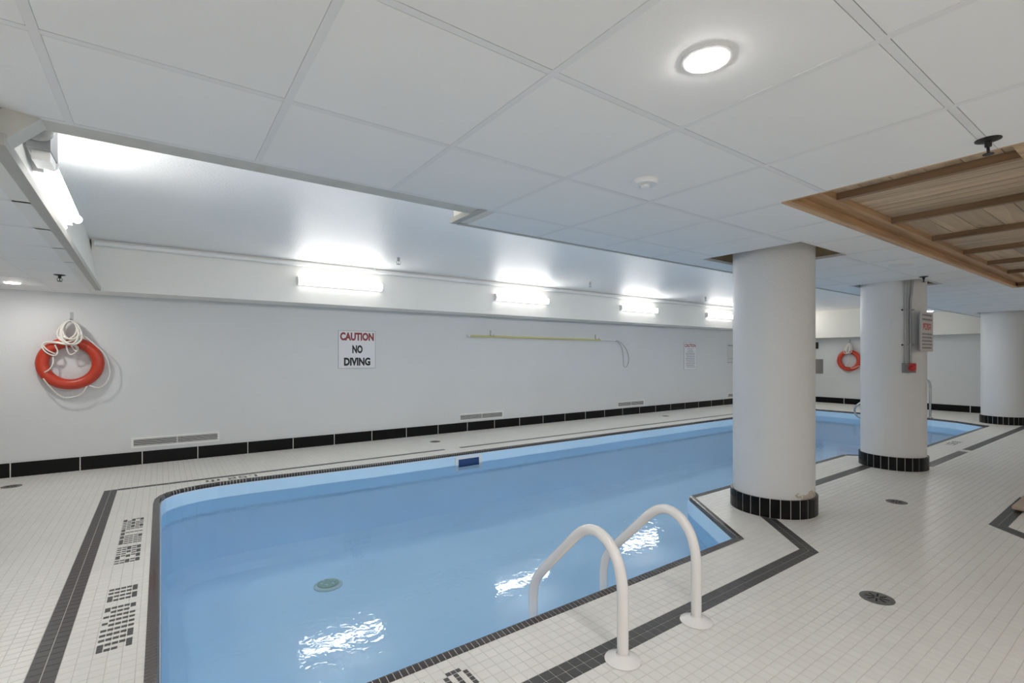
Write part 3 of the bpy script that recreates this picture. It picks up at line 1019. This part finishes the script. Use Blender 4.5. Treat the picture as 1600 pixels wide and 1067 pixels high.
# smoke detector
x, y = 1.90, 1.557
t = thing('smoke_detector', 'flat white smoke detector on the tiled ceiling', 'detector', (x, y, ZC))
M = Matrix.Translation((x, y, ZC))
MB().lathe([(0.062, 0.004), (0.062, -0.012), (0.056, -0.02), (0.026, -0.022)], 36, M).obj('housing', 'white_plastic', t, 40)
MB().lathe([(0.024, -0.021), (0.022, -0.032), (0.014, -0.036)], 24, M).obj('sensor', 'white_plastic', t, 40)
x, y = 5.53, 1.595
t = thing('ceiling_speaker', 'flat white disc on the tiled ceiling between the two near columns', 'detector', (x, y, ZC))
M = Matrix.Translation((x, y, ZC))
MB().lathe([(0.09, 0.004), (0.09, -0.008), (0.08, -0.012)], 36, M).obj('housing', 'white_plastic', t, 40)
MB().lathe([(0.07, -0.011), (0.066, -0.015)], 36, M).obj('grille', 'white_plastic', t, 40)

# sprinklers
def sprinkler(x, y, z, label, s=1.0, metal='dark_metal', plate=True):
    t = thing('sprinkler_head', label, 'sprinkler', (x, y, z), 'ceiling sprinkler heads')
    M = Matrix.Translation((x, y, z)) @ Matrix.Scale(s, 4)
    if plate:
        MB().lathe([(0.040, 0.0), (0.040, -0.003), (0.018, -0.010)], 28, M).obj('escutcheon', metal, t, 40)
    MB().lathe([(0.011, 0.0), (0.011, -0.028), (0.008, -0.030)], 16, M).obj('body', metal, t, 40)
    for q in (-1, 1):
        pts = [tuple(M @ Vector(p)) for p in ((q * 0.008, 0, -0.028), (q * 0.016, 0, -0.036), (q * 0.015, 0, -0.048), (q * 0.003, 0, -0.056))]
        MB().tube(bez(pts, 4), 0.0022 * s, 6).obj('frame_arm', metal, t, True)
    MB().lathe([(0.003, -0.028), (0.003, -0.058)], 8, M).obj('bulb', metal, t, True)
    MB().lathe([(0.017, -0.056), (0.017, -0.059)], 20, M).obj('deflector', metal, t)
sprinkler(2.625, 0.48, ZC, 'large dark sprinkler head with round plate beside the wooden ceiling', 1.0)
sprinkler(-0.715, 5.76, ZL, 'dark sprinkler head hanging from the low ceiling near the life ring', 1.0)
sprinkler(6.57, 1.80 - 0.10, ZC, 'dark sprinkler head in front of the column with the red button', 1.0)
for x, y, lb in ((2.44, 5.88, 'small chrome sprinkler below the white ceiling near the no diving sign'),
                 (5.83, 5.92, 'small chrome sprinkler below the white ceiling near the yellow pole'),
                 (9.30, 6.03, 'small chrome sprinkler below the white ceiling near the long caution notice')):
    sprinkler(x, y, ZU, lb, 1.5, 'grey_metal', False)

# white pipe under the plaster ceiling
p = thing('pipe', 'long white sprinkler pipe along the top of the soffit', 'pipe', (6.9, 6.80, 2.49))
MB().tube([(-0.575, 6.81, 2.484), (XS - 0.01, 6.81, 2.484)], 0.028, 16).obj('pipe_run', 'white_metal', p, 40)
for x in (2.47, 5.95, 9.5, 12.6):
    MB().tube([(x, 6.81, 2.526), (x, 6.81, 2.505)], 0.02, 12).obj('coupling', 'white_metal', p, 40)
for x in (0.3, 2.30, 4.0, 7.0, 10.1, 13.0):
    MB().tube([(x, 6.81, 2.452), (x, 6.842, 2.484), (x, 6.81, 2.516), (x, 6.778, 2.484)], 0.004, 6, closed=True).obj('clip', 'white_metal', p)

# ================================================================== WOODEN CEILING PANEL over the tub
wx0, wx1, wy0, wy1 = WOOD
wc_ = thing('wooden_ceiling_panel', 'cedar slatted panel set into the tiled ceiling beside the columns', 'ceiling panel', (5.6, 0.2, 2.2))
e = 0.045
def part(name, box, mt, par=wc_):
    return MB().box(*box).obj(name, mt, par)
part('edge_board', (wx0, wx1, wy1 - e, wy1, ZC - 0.006, ZC + 0.012), 'board_x')
part('edge_board', (wx0, wx1, wy0, wy0 + e, ZC - 0.006, ZC + 0.012), 'board_x')
part('edge_board', (wx0, wx0 + 0.02, wy0 + e, wy1 - e, ZC + 0.001, ZC + 0.012), 'board_y')
part('edge_board', (wx1 - e, wx1, wy0 + e, wy1 - e, ZC - 0.006, ZC + 0.012), 'board_y')
part('side_board', (wx0, wx1, wy1 - e + 0.018, wy1, ZC + 0.012, 2.30), 'board_x')
part('side_board', (wx0, wx1, wy0, wy0 + e - 0.018, ZC + 0.012, 2.30), 'board_x')
part('side_board', (wx0, wx0 + 0.012, wy0 + e, wy1 - e, ZC + 0.012, 2.30), 'joist_wood')
part('side_board', (wx1 - 0.03, wx1, wy0 + e, wy1 - e, ZC + 0.012, 2.30), 'joist_wood')
part('ledger', (wx0 + 0.03, wx1 - 0.03, wy1 - 0.125, wy1 - 0.027, 2.178, 2.213), 'board_x')
part('cross_beam', (wx0 + 0.03, wx1 - 0.03, 0.33, 0.462, 2.168, 2.213), 'board_y')
part('ledger', (wx0 + 0.03, wx1 - 0.03, wy0 + 0.027, wy0 + 0.125, 2.178, 2.213), 'board_x')
jx = [3.145 + 0.860 * k for k in range(6)]
for x in jx:
    part('joist', (x, x + 0.04, 0.462, wy1 - 0.125, 2.175, 2.2125), 'joist_wood')
    part('joist', (x, x + 0.04, wy0 + 0.125, 0.33, 2.175, 2.2125), 'joist_wood')
bays = [wx0 + 0.013] + [x + 0.02 for x in jx] + [wx1 - 0.03]
for k in range(len(bays) - 1):
    a, b2 = bays[k], bays[k + 1]
    if k % 2 == 0:
        y = wy0 + 0.03
        while y < wy1 - 0.03:
            y2 = min(y + 0.14, wy1 - 0.03)
            part('plank', (a + 0.001, b2 - 0.001, y + 0.002, y2 - 0.002, 2.2135 + random.uniform(0, 0.002), 2.235), 'plank_x'); y = y2
    else:
        n = max(1, round((b2 - a) / 0.092)); st = (b2 - a) / n
        for q in range(n):
            part('plank', (a + q * st + 0.002, a + (q + 1) * st - 0.002, wy0 + 0.03, wy1 - 0.03, 2.2135 + random.uniform(0, 0.002), 2.235), 'plank_y')

# ================================================================== LADDER
def ladder_path(x):
    pts = [(x, 1.416, 0.0), (x, 1.416, 0.12), (x, 1.416, 0.26), (x, 1.424, 0.34), (x, 1.450, 0.415), (x, 1.50, 0.472), (x, 1.565, 0.498),
           (x, 1.63, 0.488), (x, 1.69, 0.45), (x, 1.75, 0.392), (x, 1.87, 0.272), (x, 1.955, 0.185), (x, 2.005, 0.12), (x, 2.027, 0.045),
           (x, 2.030, -0.05), (x, 2.030, -0.3), (x, 2.030, -0.84)]
    return bez(pts, 5)
lad = thing('pool_ladder', 'white enamelled tube ladder at the near pool edge', 'ladder', (1.846, 1.416, 0))
for x in (1.586, 2.107):
    MB().tube(ladder_path(x), 0.0242, 20).obj('rail', 'white_enamel', lad, 50)
    M = Matrix.Translation((x, 1.416, 0))
    MB().lathe([(0.076, 0.0012), (0.076, 0.004), (0.066, 0.010), (0.040, 0.020), (0.029, 0.024), (0.0255, 0.030)], 40, M, close=False).obj('flange', 'white_enamel', lad, 35)
for z in (-0.30, -0.55, -0.80):
    MB().box(1.61, 2.083, 1.99, 2.07, z - 0.012, z + 0.012).obj('step', 'white_plastic', lad)

# chrome stair rail at the far end
r = thing('pool_handrail', 'chrome stair handrail at the far end of the pool', 'handrail', (13.05, 3.27, 0))
pts = [(13.05, 3.27, 0), (13.05, 3.27, 0.45), (13.05, 3.27, 0.68), (13.03, 3.30, 0.775), (12.97, 3.40, 0.80), (12.85, 3.65, 0.72), (12.68, 4.1, 0.44),
       (12.60, 4.36, 0.26), (12.58, 4.45, 0.17), (12.58, 4.475, 0.07), (12.59, 4.44, -0.03), (12.62, 4.34, -0.09), (12.68, 4.20, -0.10), (12.72, 4.10, -0.22), (12.72, 4.10, -0.8)]
MB().tube(bez(pts, 6), 0.021, 14).obj('rail', 'steel', r, 50)
MB().lathe([(0.055, 0.001), (0.055, 0.006), (0.03, 0.018), (0.022, 0.02)], 24, Matrix.Translation((13.05, 3.27, 0)), close=False).obj('flange', 'steel', r, 40)

# ================================================================== WALL THINGS
def hook(x, y, z, face, label):
    """face = unit vector out of the wall"""
    h_ = thing('wall_hook', label, 'hook', (x, y, z), 'metal wall hooks')
    f = Vector(face); sd = Vector((-f.y, f.x, 0))
    o = Vector((x, y, z))
    c = lambda a, b, d: tuple(o + sd * a + f * b + Vector((0, 0, d)))
    m = MB()
    q = [c(a, b, d) for d in (-0.05, 0.055) for a, b in ((-0.013, 0.0005), (0.013, 0.0005), (0.013, 0.004), (-0.013, 0.004))]
    m.add(q, [(3, 2, 1, 0), (4, 5, 6, 7), (0, 1, 5, 4), (1, 2, 6, 5), (2, 3, 7, 6), (3, 0, 4, 7)])
    m.obj('plate', 'grey_metal', h_)
    MB().tube(bez([c(0, 0.003, -0.03), c(0, 0.03, -0.045), c(0, 0.062, -0.055), c(0, 0.095, -0.05), c(0, 0.105, -0.02)], 5), 0.0055, 10).obj('arm', 'grey_metal', h_, True)
    return h_

def life_ring(c, face, label, full):
    """c = centre of the ring on the wall, face = out of the wall"""
    f = Vector(face); sd = Vector((-f.y, f.x, 0)); up = Vector((0, 0, 1))      # sd points to the viewer's right
    o = Vector(c)
    P = lambda a, b, d: tuple(o + sd * a + up * b + f * d)
    t = thing('life_ring', label, 'life ring', c, 'orange life rings')
    R, r0 = 0.2325, 0.0575
    m = MB(); n1, n2 = 64, 20
    vs = []
    for i in range(n1):
        A = 2 * PI * i / n1
        for j in range(n2):
            B = 2 * PI * j / n2
            rr = R + r0 * math.cos(B)
            vs.append(P(rr * math.cos(A), rr * math.sin(A), 0.062 + 0.056 * math.sin(B)))
    fs = [(i * n2 + j, ((i + 1) % n1) * n2 + j, ((i + 1) % n1) * n2 + (j + 1) % n2, i * n2 + (j + 1) % n2) for i in range(n1) for j in range(n2)]
    m.add(vs, fs).obj('ring', 'orange_ring', t, True)
    gr = 0.0065
    if full:
        segs = [[(0.065, 0.345, 0.10), (0.15, 0.272, 0.12), (0.255, 0.155, 0.125), (0.285, 0.115, 0.11)],
                [(0.285, 0.115, 0.11), (0.325, 0.0, 0.10), (0.33, -0.16, 0.09), (0.255, -0.275, 0.09), (0.16, -0.25, 0.11)],
                [(0.14, -0.257, 0.11), (0.08, -0.35, 0.09), (-0.05, -0.375, 0.08), (-0.14, -0.29, 0.09), (-0.218, -0.16, 0.11)],
                [(-0.235, -0.115, 0.10), (-0.165, -0.062, 0.128), (-0.138, 0.0, 0.125), (-0.14, 0.075, 0.11)]]
    else:
        segs = [[(-0.27, 0.06, 0.10), (-0.33, -0.06, 0.09), (-0.29, -0.2, 0.09), (-0.21, -0.22, 0.10)],
                [(-0.19, -0.22, 0.10), (-0.1, -0.33, 0.09), (0.04, -0.36, 0.09), (0.15, -0.27, 0.11)],
                [(0.0, 0.12, 0.10), (-0.02, -0.02, 0.09), (-0.06, -0.15, 0.13), (0.05, -0.14, 0.14), (0.1, -0.21, 0.13), (0.26, -0.13, 0.1)],
                [(0.27, -0.08, 0.10), (0.34, 0.02, 0.09), (0.29, 0.17, 0.1)]]
    for s in segs:
        MB().tube(bez([P(*q) for q in s], 8), gr, 8).obj('grab_line', 'rope', t, True)
    # coil of throwing line hanging on the hook
    rnd = random.Random(3 if full else 5)
    cc = [(0.0, 0.465), (-0.02, 0.33)]
    nl = 9 if full else 6
    for k in range(nl):
        wl = (0.105 if full else 0.07) * rnd.uniform(0.55, 1.05); hh = rnd.uniform(0.10, 0.135) * (1 if full else 1.1)
        ox = rnd.uniform(-0.03, 0.015); tz = rnd.uniform(-0.25, 0.25)
        pts = []
        for q in range(14):
            A = 2 * PI * q / 14
            a = wl * math.sin(A) * (0.75 + 0.25 * (1 - math.cos(A)) / 2); b = hh * math.cos(A)
            a2 = a * math.cos(tz) - (b - hh) * math.sin(tz) * 0.5
            pts.append(P(ox * (1 - (b / hh + 1) / 2) * 2 + a2, 0.468 - hh + b, 0.055 + 0.0065 * k + 0.045 * (1 - b / hh) * 0.9))
        MB().tube(bez(pts, 4, True), 0.0078, 8, closed=True).obj('rope_loop', 'rope', t, True)
    if full:
        loops = [[(-0.03, 0.20, 0.14), (-0.005, 0.10, 0.12), (0.045, 0.12, 0.12), (0.05, 0.18, 0.13), (0.0, 0.205, 0.14)],
                 [(0.01, 0.20, 0.15), (0.05, 0.13, 0.13), (0.068, 0.17, 0.13), (0.04, 0.205, 0.14)],
                 [(-0.06, 0.215, 0.15), (-0.17, 0.225, 0.135), (-0.225, 0.195, 0.13), (-0.19, 0.12, 0.135), (-0.125, 0.085, 0.12), (-0.10, 0.13, 0.12), (-0.12, 0.20, 0.14)],
                 [(-0.05, 0.22, 0.155), (-0.15, 0.235, 0.14), (-0.215, 0.21, 0.14), (-0.18, 0.145, 0.14), (-0.12, 0.105, 0.125)]]
        for s in loops:
            MB().tube(bez([P(*q) for q in s], 8), 0.0072, 8).obj('rope_loop', 'rope', t, True)
        MB().tube(bez([P(-0.10, 0.225, 0.15), P(-0.03, 0.207, 0.16), P(0.05, 0.212, 0.15), P(0.08, 0.26, 0.13)], 6), 0.009, 8).obj('rope_loop', 'rope', t, True)
    else:
        MB().tube(bez([P(-0.05, 0.2, 0.12), P(-0.03, 0.33, 0.12), P(0.0, 0.45, 0.09), P(0.03, 0.33, 0.12), P(0.02, 0.2, 0.13), P(-0.05, 0.2, 0.12)], 6), 0.014, 8).obj('rope_loop', 'rope', t, True)
    return t
life_ring((-0.81, YW, 1.205), (0, -1, 0), 'orange life ring with white rope hung on the long grey wall', True)
hook(-0.81, YW, 1.72, (0, -1, 0), 'metal hook holding the life ring on the long grey wall')
life_ring((XF, 5.46, 1.175), (-1, 0, 0), 'orange life ring with white rope hung on the far end wall', False)
hook(XF, 5.46, 1.69, (-1, 0, 0), 'metal hook holding the life ring on the far end wall')

# signs -------------------------------------------------------------
PANEL = {}
def plate_sign(name, label, o, face, w_, h_, face_mat, edge=None):
    t = thing(name, label, 'sign', o)
    f = Vector(face).normalized(); sd = Vector((-f.y, f.x, 0)); up = Vector((0, 0, 1))
    M = Matrix(((sd.x, up.x, f.x, o[0]), (sd.y, up.y, f.y, o[1]), (sd.z, up.z, f.z, o[2]), (0, 0, 0, 1)))
    pn = MB().box(0, w_, 0, h_, 0.001, 0.005, M).obj('panel', face_mat, t); PANEL[t.name] = pn
    if edge:
        b = 0.005
        m = MB().box(-b, w_ + b, -b, 0, 0.0005, 0.0055, M).box(-b, w_ + b, h_, h_ + b, 0.0005, 0.0055, M).box(-b, 0, 0, h_, 0.0005, 0.0055, M).box(w_, w_ + b, 0, h_, 0.0005, 0.0055, M)
        m.obj('border', edge, t)
    return t, M
def put_text(t, M, s, x, y, w_, h_, mt, bold=0.02):
    vs, fs = text_mesh(s, w_, h_, bold)
    return MB().add([(a + x, b + y, 0.0056) for a, b, c in vs], fs, M).obj('lettering', mt, PANEL[t.name])
def bars(t, M, rows, mt, seed):
    """lines of print too small to read: rows = (x0, x1, y, height)"""
    rnd = random.Random(seed); m = MB()
    for x0, x1, y, hh in rows:
        x = x0
        while x < x1 - 0.008:
            l = min(rnd.uniform(0.015, 0.05), x1 - x)
            m.box(x, x + l, y, y + hh, 0.005, 0.0056, M); x += l + 0.009
    m.obj('fine_print', mt, PANEL[t.name])
t, M = plate_sign('no_diving_sign', 'white square sign reading caution no diving in red and black', (2.112, YW, 1.108), (0, -1, 0), 0.548, 0.552, 'sign_white', 'sign_edge')
put_text(t, M, 'CAUTION', 0.022, 0.408, 0.505, 0.122, 'sign_red', 0.05)
put_text(t, M, 'NO', 0.200, 0.220, 0.155, 0.122, 'sign_black', 0.05)
put_text(t, M, 'DIVING', 0.078, 0.035, 0.395, 0.122, 'sign_black', 0.05)
t, M = plate_sign('caution_notice', 'tall white notice headed caution with lines of small print', (10.385, YW, 0.965), (0, -1, 0), 0.50, 0.655, 'sign_white', 'sign_edge')
put_text(t, M, 'CAUTION', 0.025, 0.545, 0.45, 0.082, 'sign_red', 0.03)
rows = [(0.13, 0.36, 0.505, 0.010), (0.15, 0.35, 0.465, 0.013), (0.14, 0.37, 0.425, 0.013)] + [(0.06 + 0.02 * (k % 3), 0.45 - 0.02 * (k % 2), 0.385 - 0.0415 * k, 0.015) for k in range(9)]
bars(t, M, rows, 'sign_grey_print', 1)
t, M = plate_sign('faded_notice', 'pale notice with faint print half hidden behind the thick column', (12.27, YW, 1.09), (0, -1, 0), 0.50, 0.53, 'sign_faded')
bars(t, M, [(0.05, 0.42, 0.47, 0.03), (0.04, 0.45, 0.13, 0.012), (0.04, 0.45, 0.03, 0.012)], 'sign_grey_print', 2)
t, M = plate_sign('push_button_notice', 'pinkish white notice with red push lettering mounted on the column', (6.745, 1.775, 1.335), (0, -1, 0), 0.42, 0.435, 'sign_pink')
put_text(t, M, 'PUSH', 0.075, 0.240, 0.27, 0.060, 'sign_bright_red', 0.03)
bars(t, M, [(0.05, 0.37, 0.395, 0.02), (0.05, 0.38, 0.345, 0.022)], 'sign_grey_print', 3)
bars(t, M, [(0.08, 0.35, 0.300, 0.014)], 'sign_bright_red', 5)
bars(t, M, [(0.05, 0.38, 0.185 - 0.038 * k, 0.019) for k in range(5)], 'sign_grey_print', 4)
MB().box(0.0, 0.42, 0.0, 0.435, -0.012, 0.001, M).obj('backing', 'sign_edge', t)

# push button with its conduits on the second column
CX, CY = COLUMNS[1]
th = math.radians(222)
n_ = Vector((math.cos(th), math.sin(th), 0)); s_ = Vector((-n_.y, n_.x, 0))
o_ = Vector((CX, CY, 0)) + n_ * 0.31
Mb = Matrix(((s_.x, 0, n_.x, o_.x), (s_.y, 0, n_.y, o_.y), (0, 1, 0, 1.10), (0, 0, 0, 1)))
t = thing('push_button', 'red emergency push button on a grey box on the column', 'button', (o_.x, o_.y, 1.10))
bxo = MB().box(-0.055, 0.055, 0.0, 0.105, -0.004, 0.05, Mb).obj('box', 'box_grey', t)
MB().lathe([(0.036, 0.05), (0.036, 0.056), (0.026, 0.058), (0.026, 0.078), (0.022, 0.084)], 24, Mb @ Matrix.Translation((0.015, 0.053, 0))).obj('button', 'button_red', bxo, 40)
MB().box(-0.012, 0.055, 0.03, 0.105, 0.05, 0.054, Mb).obj('button_plate', 'button_red', bxo)
t = thing('conduit', 'pair of thin grey conduits running up the column from the red button', 'conduit', (o_.x, o_.y, 1.205))
for dx, topx in ((-0.028, -0.028), (0.018, 0.03)):
    P0 = [(dx, 0.1055, 0.02), (dx, 0.5, 0.016), (dx, 0.80, 0.016), (topx, 0.98, 0.03), (topx, 1.10, 0.04)]
    MB().tube([tuple(Mb @ Vector(p)) for p in P0], 0.012, 12).obj('pipe_run', 'grey_metal', t, 40)
for z in (0.31, 0.70):
    for dx in (-0.055, 0.045):
        MB().lathe([(0.009, -0.002), (0.009, 0.012)], 10, Mb @ Matrix.Translation((dx, z, 0))).obj('screw', 'dark_metal', t)
    MB().box(-0.06, 0.05, z - 0.006, z + 0.006, 0.026, 0.029, Mb).obj('strap', 'grey_metal', t)
# loose cable down the back of the first column
t = thing('cable', 'thin dark cable hanging down behind the thick column', 'cable', (4.56, 1.98, 2.2))
CX, CY = COLUMNS[0]
q = []
for z, dr, da in ((2.24, 0.05, -20), (2.10, 0.022, -21), (1.9, 0.015, -22), (1.6, 0.010, -22), (1.3, 0.009, -22)):
    a = math.radians(da); q.append((CX + (0.31 + dr) * math.cos(a), CY + (0.31 + dr) * math.sin(a), z))
MB().tube(bez(q, 5), 0.009, 8).obj('cable_run', 'box_grey', t, True)

# vents -------------------------------------------------------------
def vent(x0, x1, z0, z1, label):
    t = thing('wall_vent', label, 'vent', ((x0 + x1) / 2, YW, z0), 'long low wall vents')
    b = 0.022; y0, y1 = YW - 0.014, YW - 0.001
    m = MB().box(x0, x1, y0, y1, z1 - b, z1).box(x0, x1, y0, y1, z0, z0 + b).box(x0, x0 + b, y0, y1, z0 + b, z1 - b).box(x1 - b, x1, y0, y1, z0 + b, z1 - b)
    m.obj('frame', 'white_metal', t)
    MB().box(x0 + b, x1 - b, YW - 0.004, YW - 0.001, z0 + b, z1 - b).obj('backing', 'vent_dark', t)
    n = 4; st = (z1 - z0 - 2 * b) / n
    for k in range(n):
        zc = z0 + b + (k + 0.5) * st
        MB().box(x0 + b, x1 - b, y0 + 0.004, y1 - 0.003, zc - 0.0042, zc + 0.0042).obj('slat', 'vent_slat', t)
    xm = (x0 + x1) / 2
    MB().box(xm - 0.006, xm + 0.006, y0 + 0.001, y1, z0 + b, z1 - b).obj('mullion', 'vent_slat', t)
vent(-0.284, 0.613, 0.198, 0.322, 'long white louvred vent in the wall between life ring and no diving sign')
vent(4.12, 5.03, 0.178, 0.303, 'long white louvred vent in the wall below the yellow pole')
vent(8.02, 8.90, 0.178, 0.303, 'long white louvred vent in the wall left of the caution notice')
vent(12.28, 13.15, 0.178, 0.303, 'long white louvred vent in the wall below the faded notice')

# reaching pole -----------------------------------------------------
t = thing('reaching_pole', 'long yellow rescue pole with a wire loop hung on the wall', 'pole', (5.9, YW - 0.06, 1.62))
yp = YW - 0.066
MB().tube([(4.30, yp, 1.634), (7.45, yp, 1.626)], 0.0155, 12).obj('shaft', 'pole_yellow', t, 40)
MB().tube([(4.245, yp, 1.6343), (4.30, yp, 1.634)], 0.0165, 12).obj('end_cap', 'white_plastic', t, 40)
MB().tube([(7.45, yp, 1.626), (7.90, yp, 1.618)], 0.0125, 12).obj('extension', 'white_metal', t, 40)
lp = [(7.88, yp, 1.618), (8.02, yp, 1.56), (8.10, yp, 1.45), (8.14, yp, 1.25), (8.155, yp, 1.08), (8.22, yp, 1.052), (8.29, yp, 1.12), (8.315, yp, 1.25), (8.25, yp, 1.42), (8.12, yp, 1.54), (7.98, yp, 1.612), (7.88, yp, 1.618)]
MB().tube(bez(lp, 6), 0.0065, 8).obj('wire_loop', 'grey_metal', t, True)
hook(4.76, YW, 1.690, (0, -1, 0), 'metal hook under the capped end of the yellow pole')
hook(7.36, YW, 1.685, (0, -1, 0), 'metal hook under the looped end of the yellow pole')

# plates on the far wall
t = thing('wall_plate', 'brown metal cover plate on the far end wall', 'plate', (XF, 6.22, 0.8))
MB().box(XF - 0.012, XF, 6.12, 6.62, 0.80, 1.205).obj('cover', 'plate_brown', t)
for yy, zz in ((6.15, 0.83), (6.15, 1.175), (6.59, 0.83), (6.59, 1.175)):
    MB().box(XF - 0.015, XF - 0.012, yy - 0.008, yy + 0.008, zz - 0.008, zz + 0.008).obj('screw', 'grey_metal', t)
t = thing('wall_bracket', 'small black bracket under the cream soffit on the far wall', 'bracket', (XF, 6.3, 1.5))
MB().box(XF - 0.02, XF, 6.24, 6.34, 1.50, 1.68).obj('plate', 'dark_metal', t)
MB().box(XF - 0.06, XF - 0.02, 6.27, 6.31, 1.55, 1.63).obj('arm', 'dark_metal', t)

# grey unit and its bracket on the left fascia
xb, yb_ = -0.430, 2.98
t = thing('emergency_light', 'grey emergency lamp box on the fascia beside the fluorescent strip', 'lamp', (xb, yb_, 2.16))
MB().box(xb - 0.03, xb + 0.045, yb_ - 0.115, yb_ + 0.07, 2.165, 2.315).obj('box', 'grey_metal', t)
MB().lathe([(0.052, 0.0), (0.054, 0.012), (0.045, 0.018), (0.02, 0.020)], 28, Matrix.Translation((xb + 0.008, yb_ - 0.115, 2.245)) @ Matrix.Rotation(PI / 2, 4, 'X')).obj('lamp_head', 'grey_metal', t, 40)
MB().box(xb - 0.02, xb + 0.04, yb_ - 0.08, yb_ + 0.05, 2.125, 2.165).obj('bracket', 'white_metal', t)
MB().tube(bez([(xb, yb_ - 0.06, 2.315), (xb - 0.005, yb_ - 0.09, 2.40), (xb - 0.01, yb_ - 0.16, 2.47), (xb - 0.02, yb_ - 0.22, 2.525)], 5), 0.018, 10).obj('conduit_elbow', 'grey_metal', t, True)

# ================================================================== FLOOR DRAINS
def floor_drain(x, y, label, r=0.078):
    t = thing('floor_drain', label, 'drain', (x, y, 0), 'round floor drains')
    M = Matrix.Translation((x, y, 0))
    MB().lathe([(r, 0.0004), (r, 0.0022), (r - 0.006, 0.0032), (0.001, 0.0034)], 40, M, close=False).obj('cover', 'drain_metal', t, 40)
    for k in range(8):
        a = 2 * PI * k / 8 + 0.25
        Mk = M @ Matrix.Rotation(a, 4, 'Z')
        MB().box(0.014, r * 0.68, -0.0042, 0.0042, 0.0030, 0.0040, Mk).obj('slot', 'drain_slot', t)
floor_drain(3.088, 0.995, 'round slotted floor drain on the open deck near the ladder')
floor_drain(5.27, 1.553, 'round slotted floor drain on the deck between the two near columns')
floor_drain(-1.197, 6.805, 'round floor drain below the life ring on the long wall')
floor_drain(3.357, 6.685, 'round floor drain by the long wall left of the second vent')
floor_drain(8.83, 6.68, 'round floor drain by the long wall below the third vent')

# edge of the wooden platform lying on the deck
t = thing('wooden_platform', 'low wooden board platform lying on the dark band', 'platform', (6.2, 0.4, 0))
y = 0.905
k = 0
while y > -0.6:
    MB().box(5.72, 6.62, y - 0.142, y, 0.022, 0.045).obj('board', 'mat_wood', t); y -= 0.148
for x in (5.80, 6.17, 6.52):
    MB().box(x - 0.02, x + 0.02, -0.6, 0.89, 0.001, 0.022).obj('bearer', 'joist_wood', t)
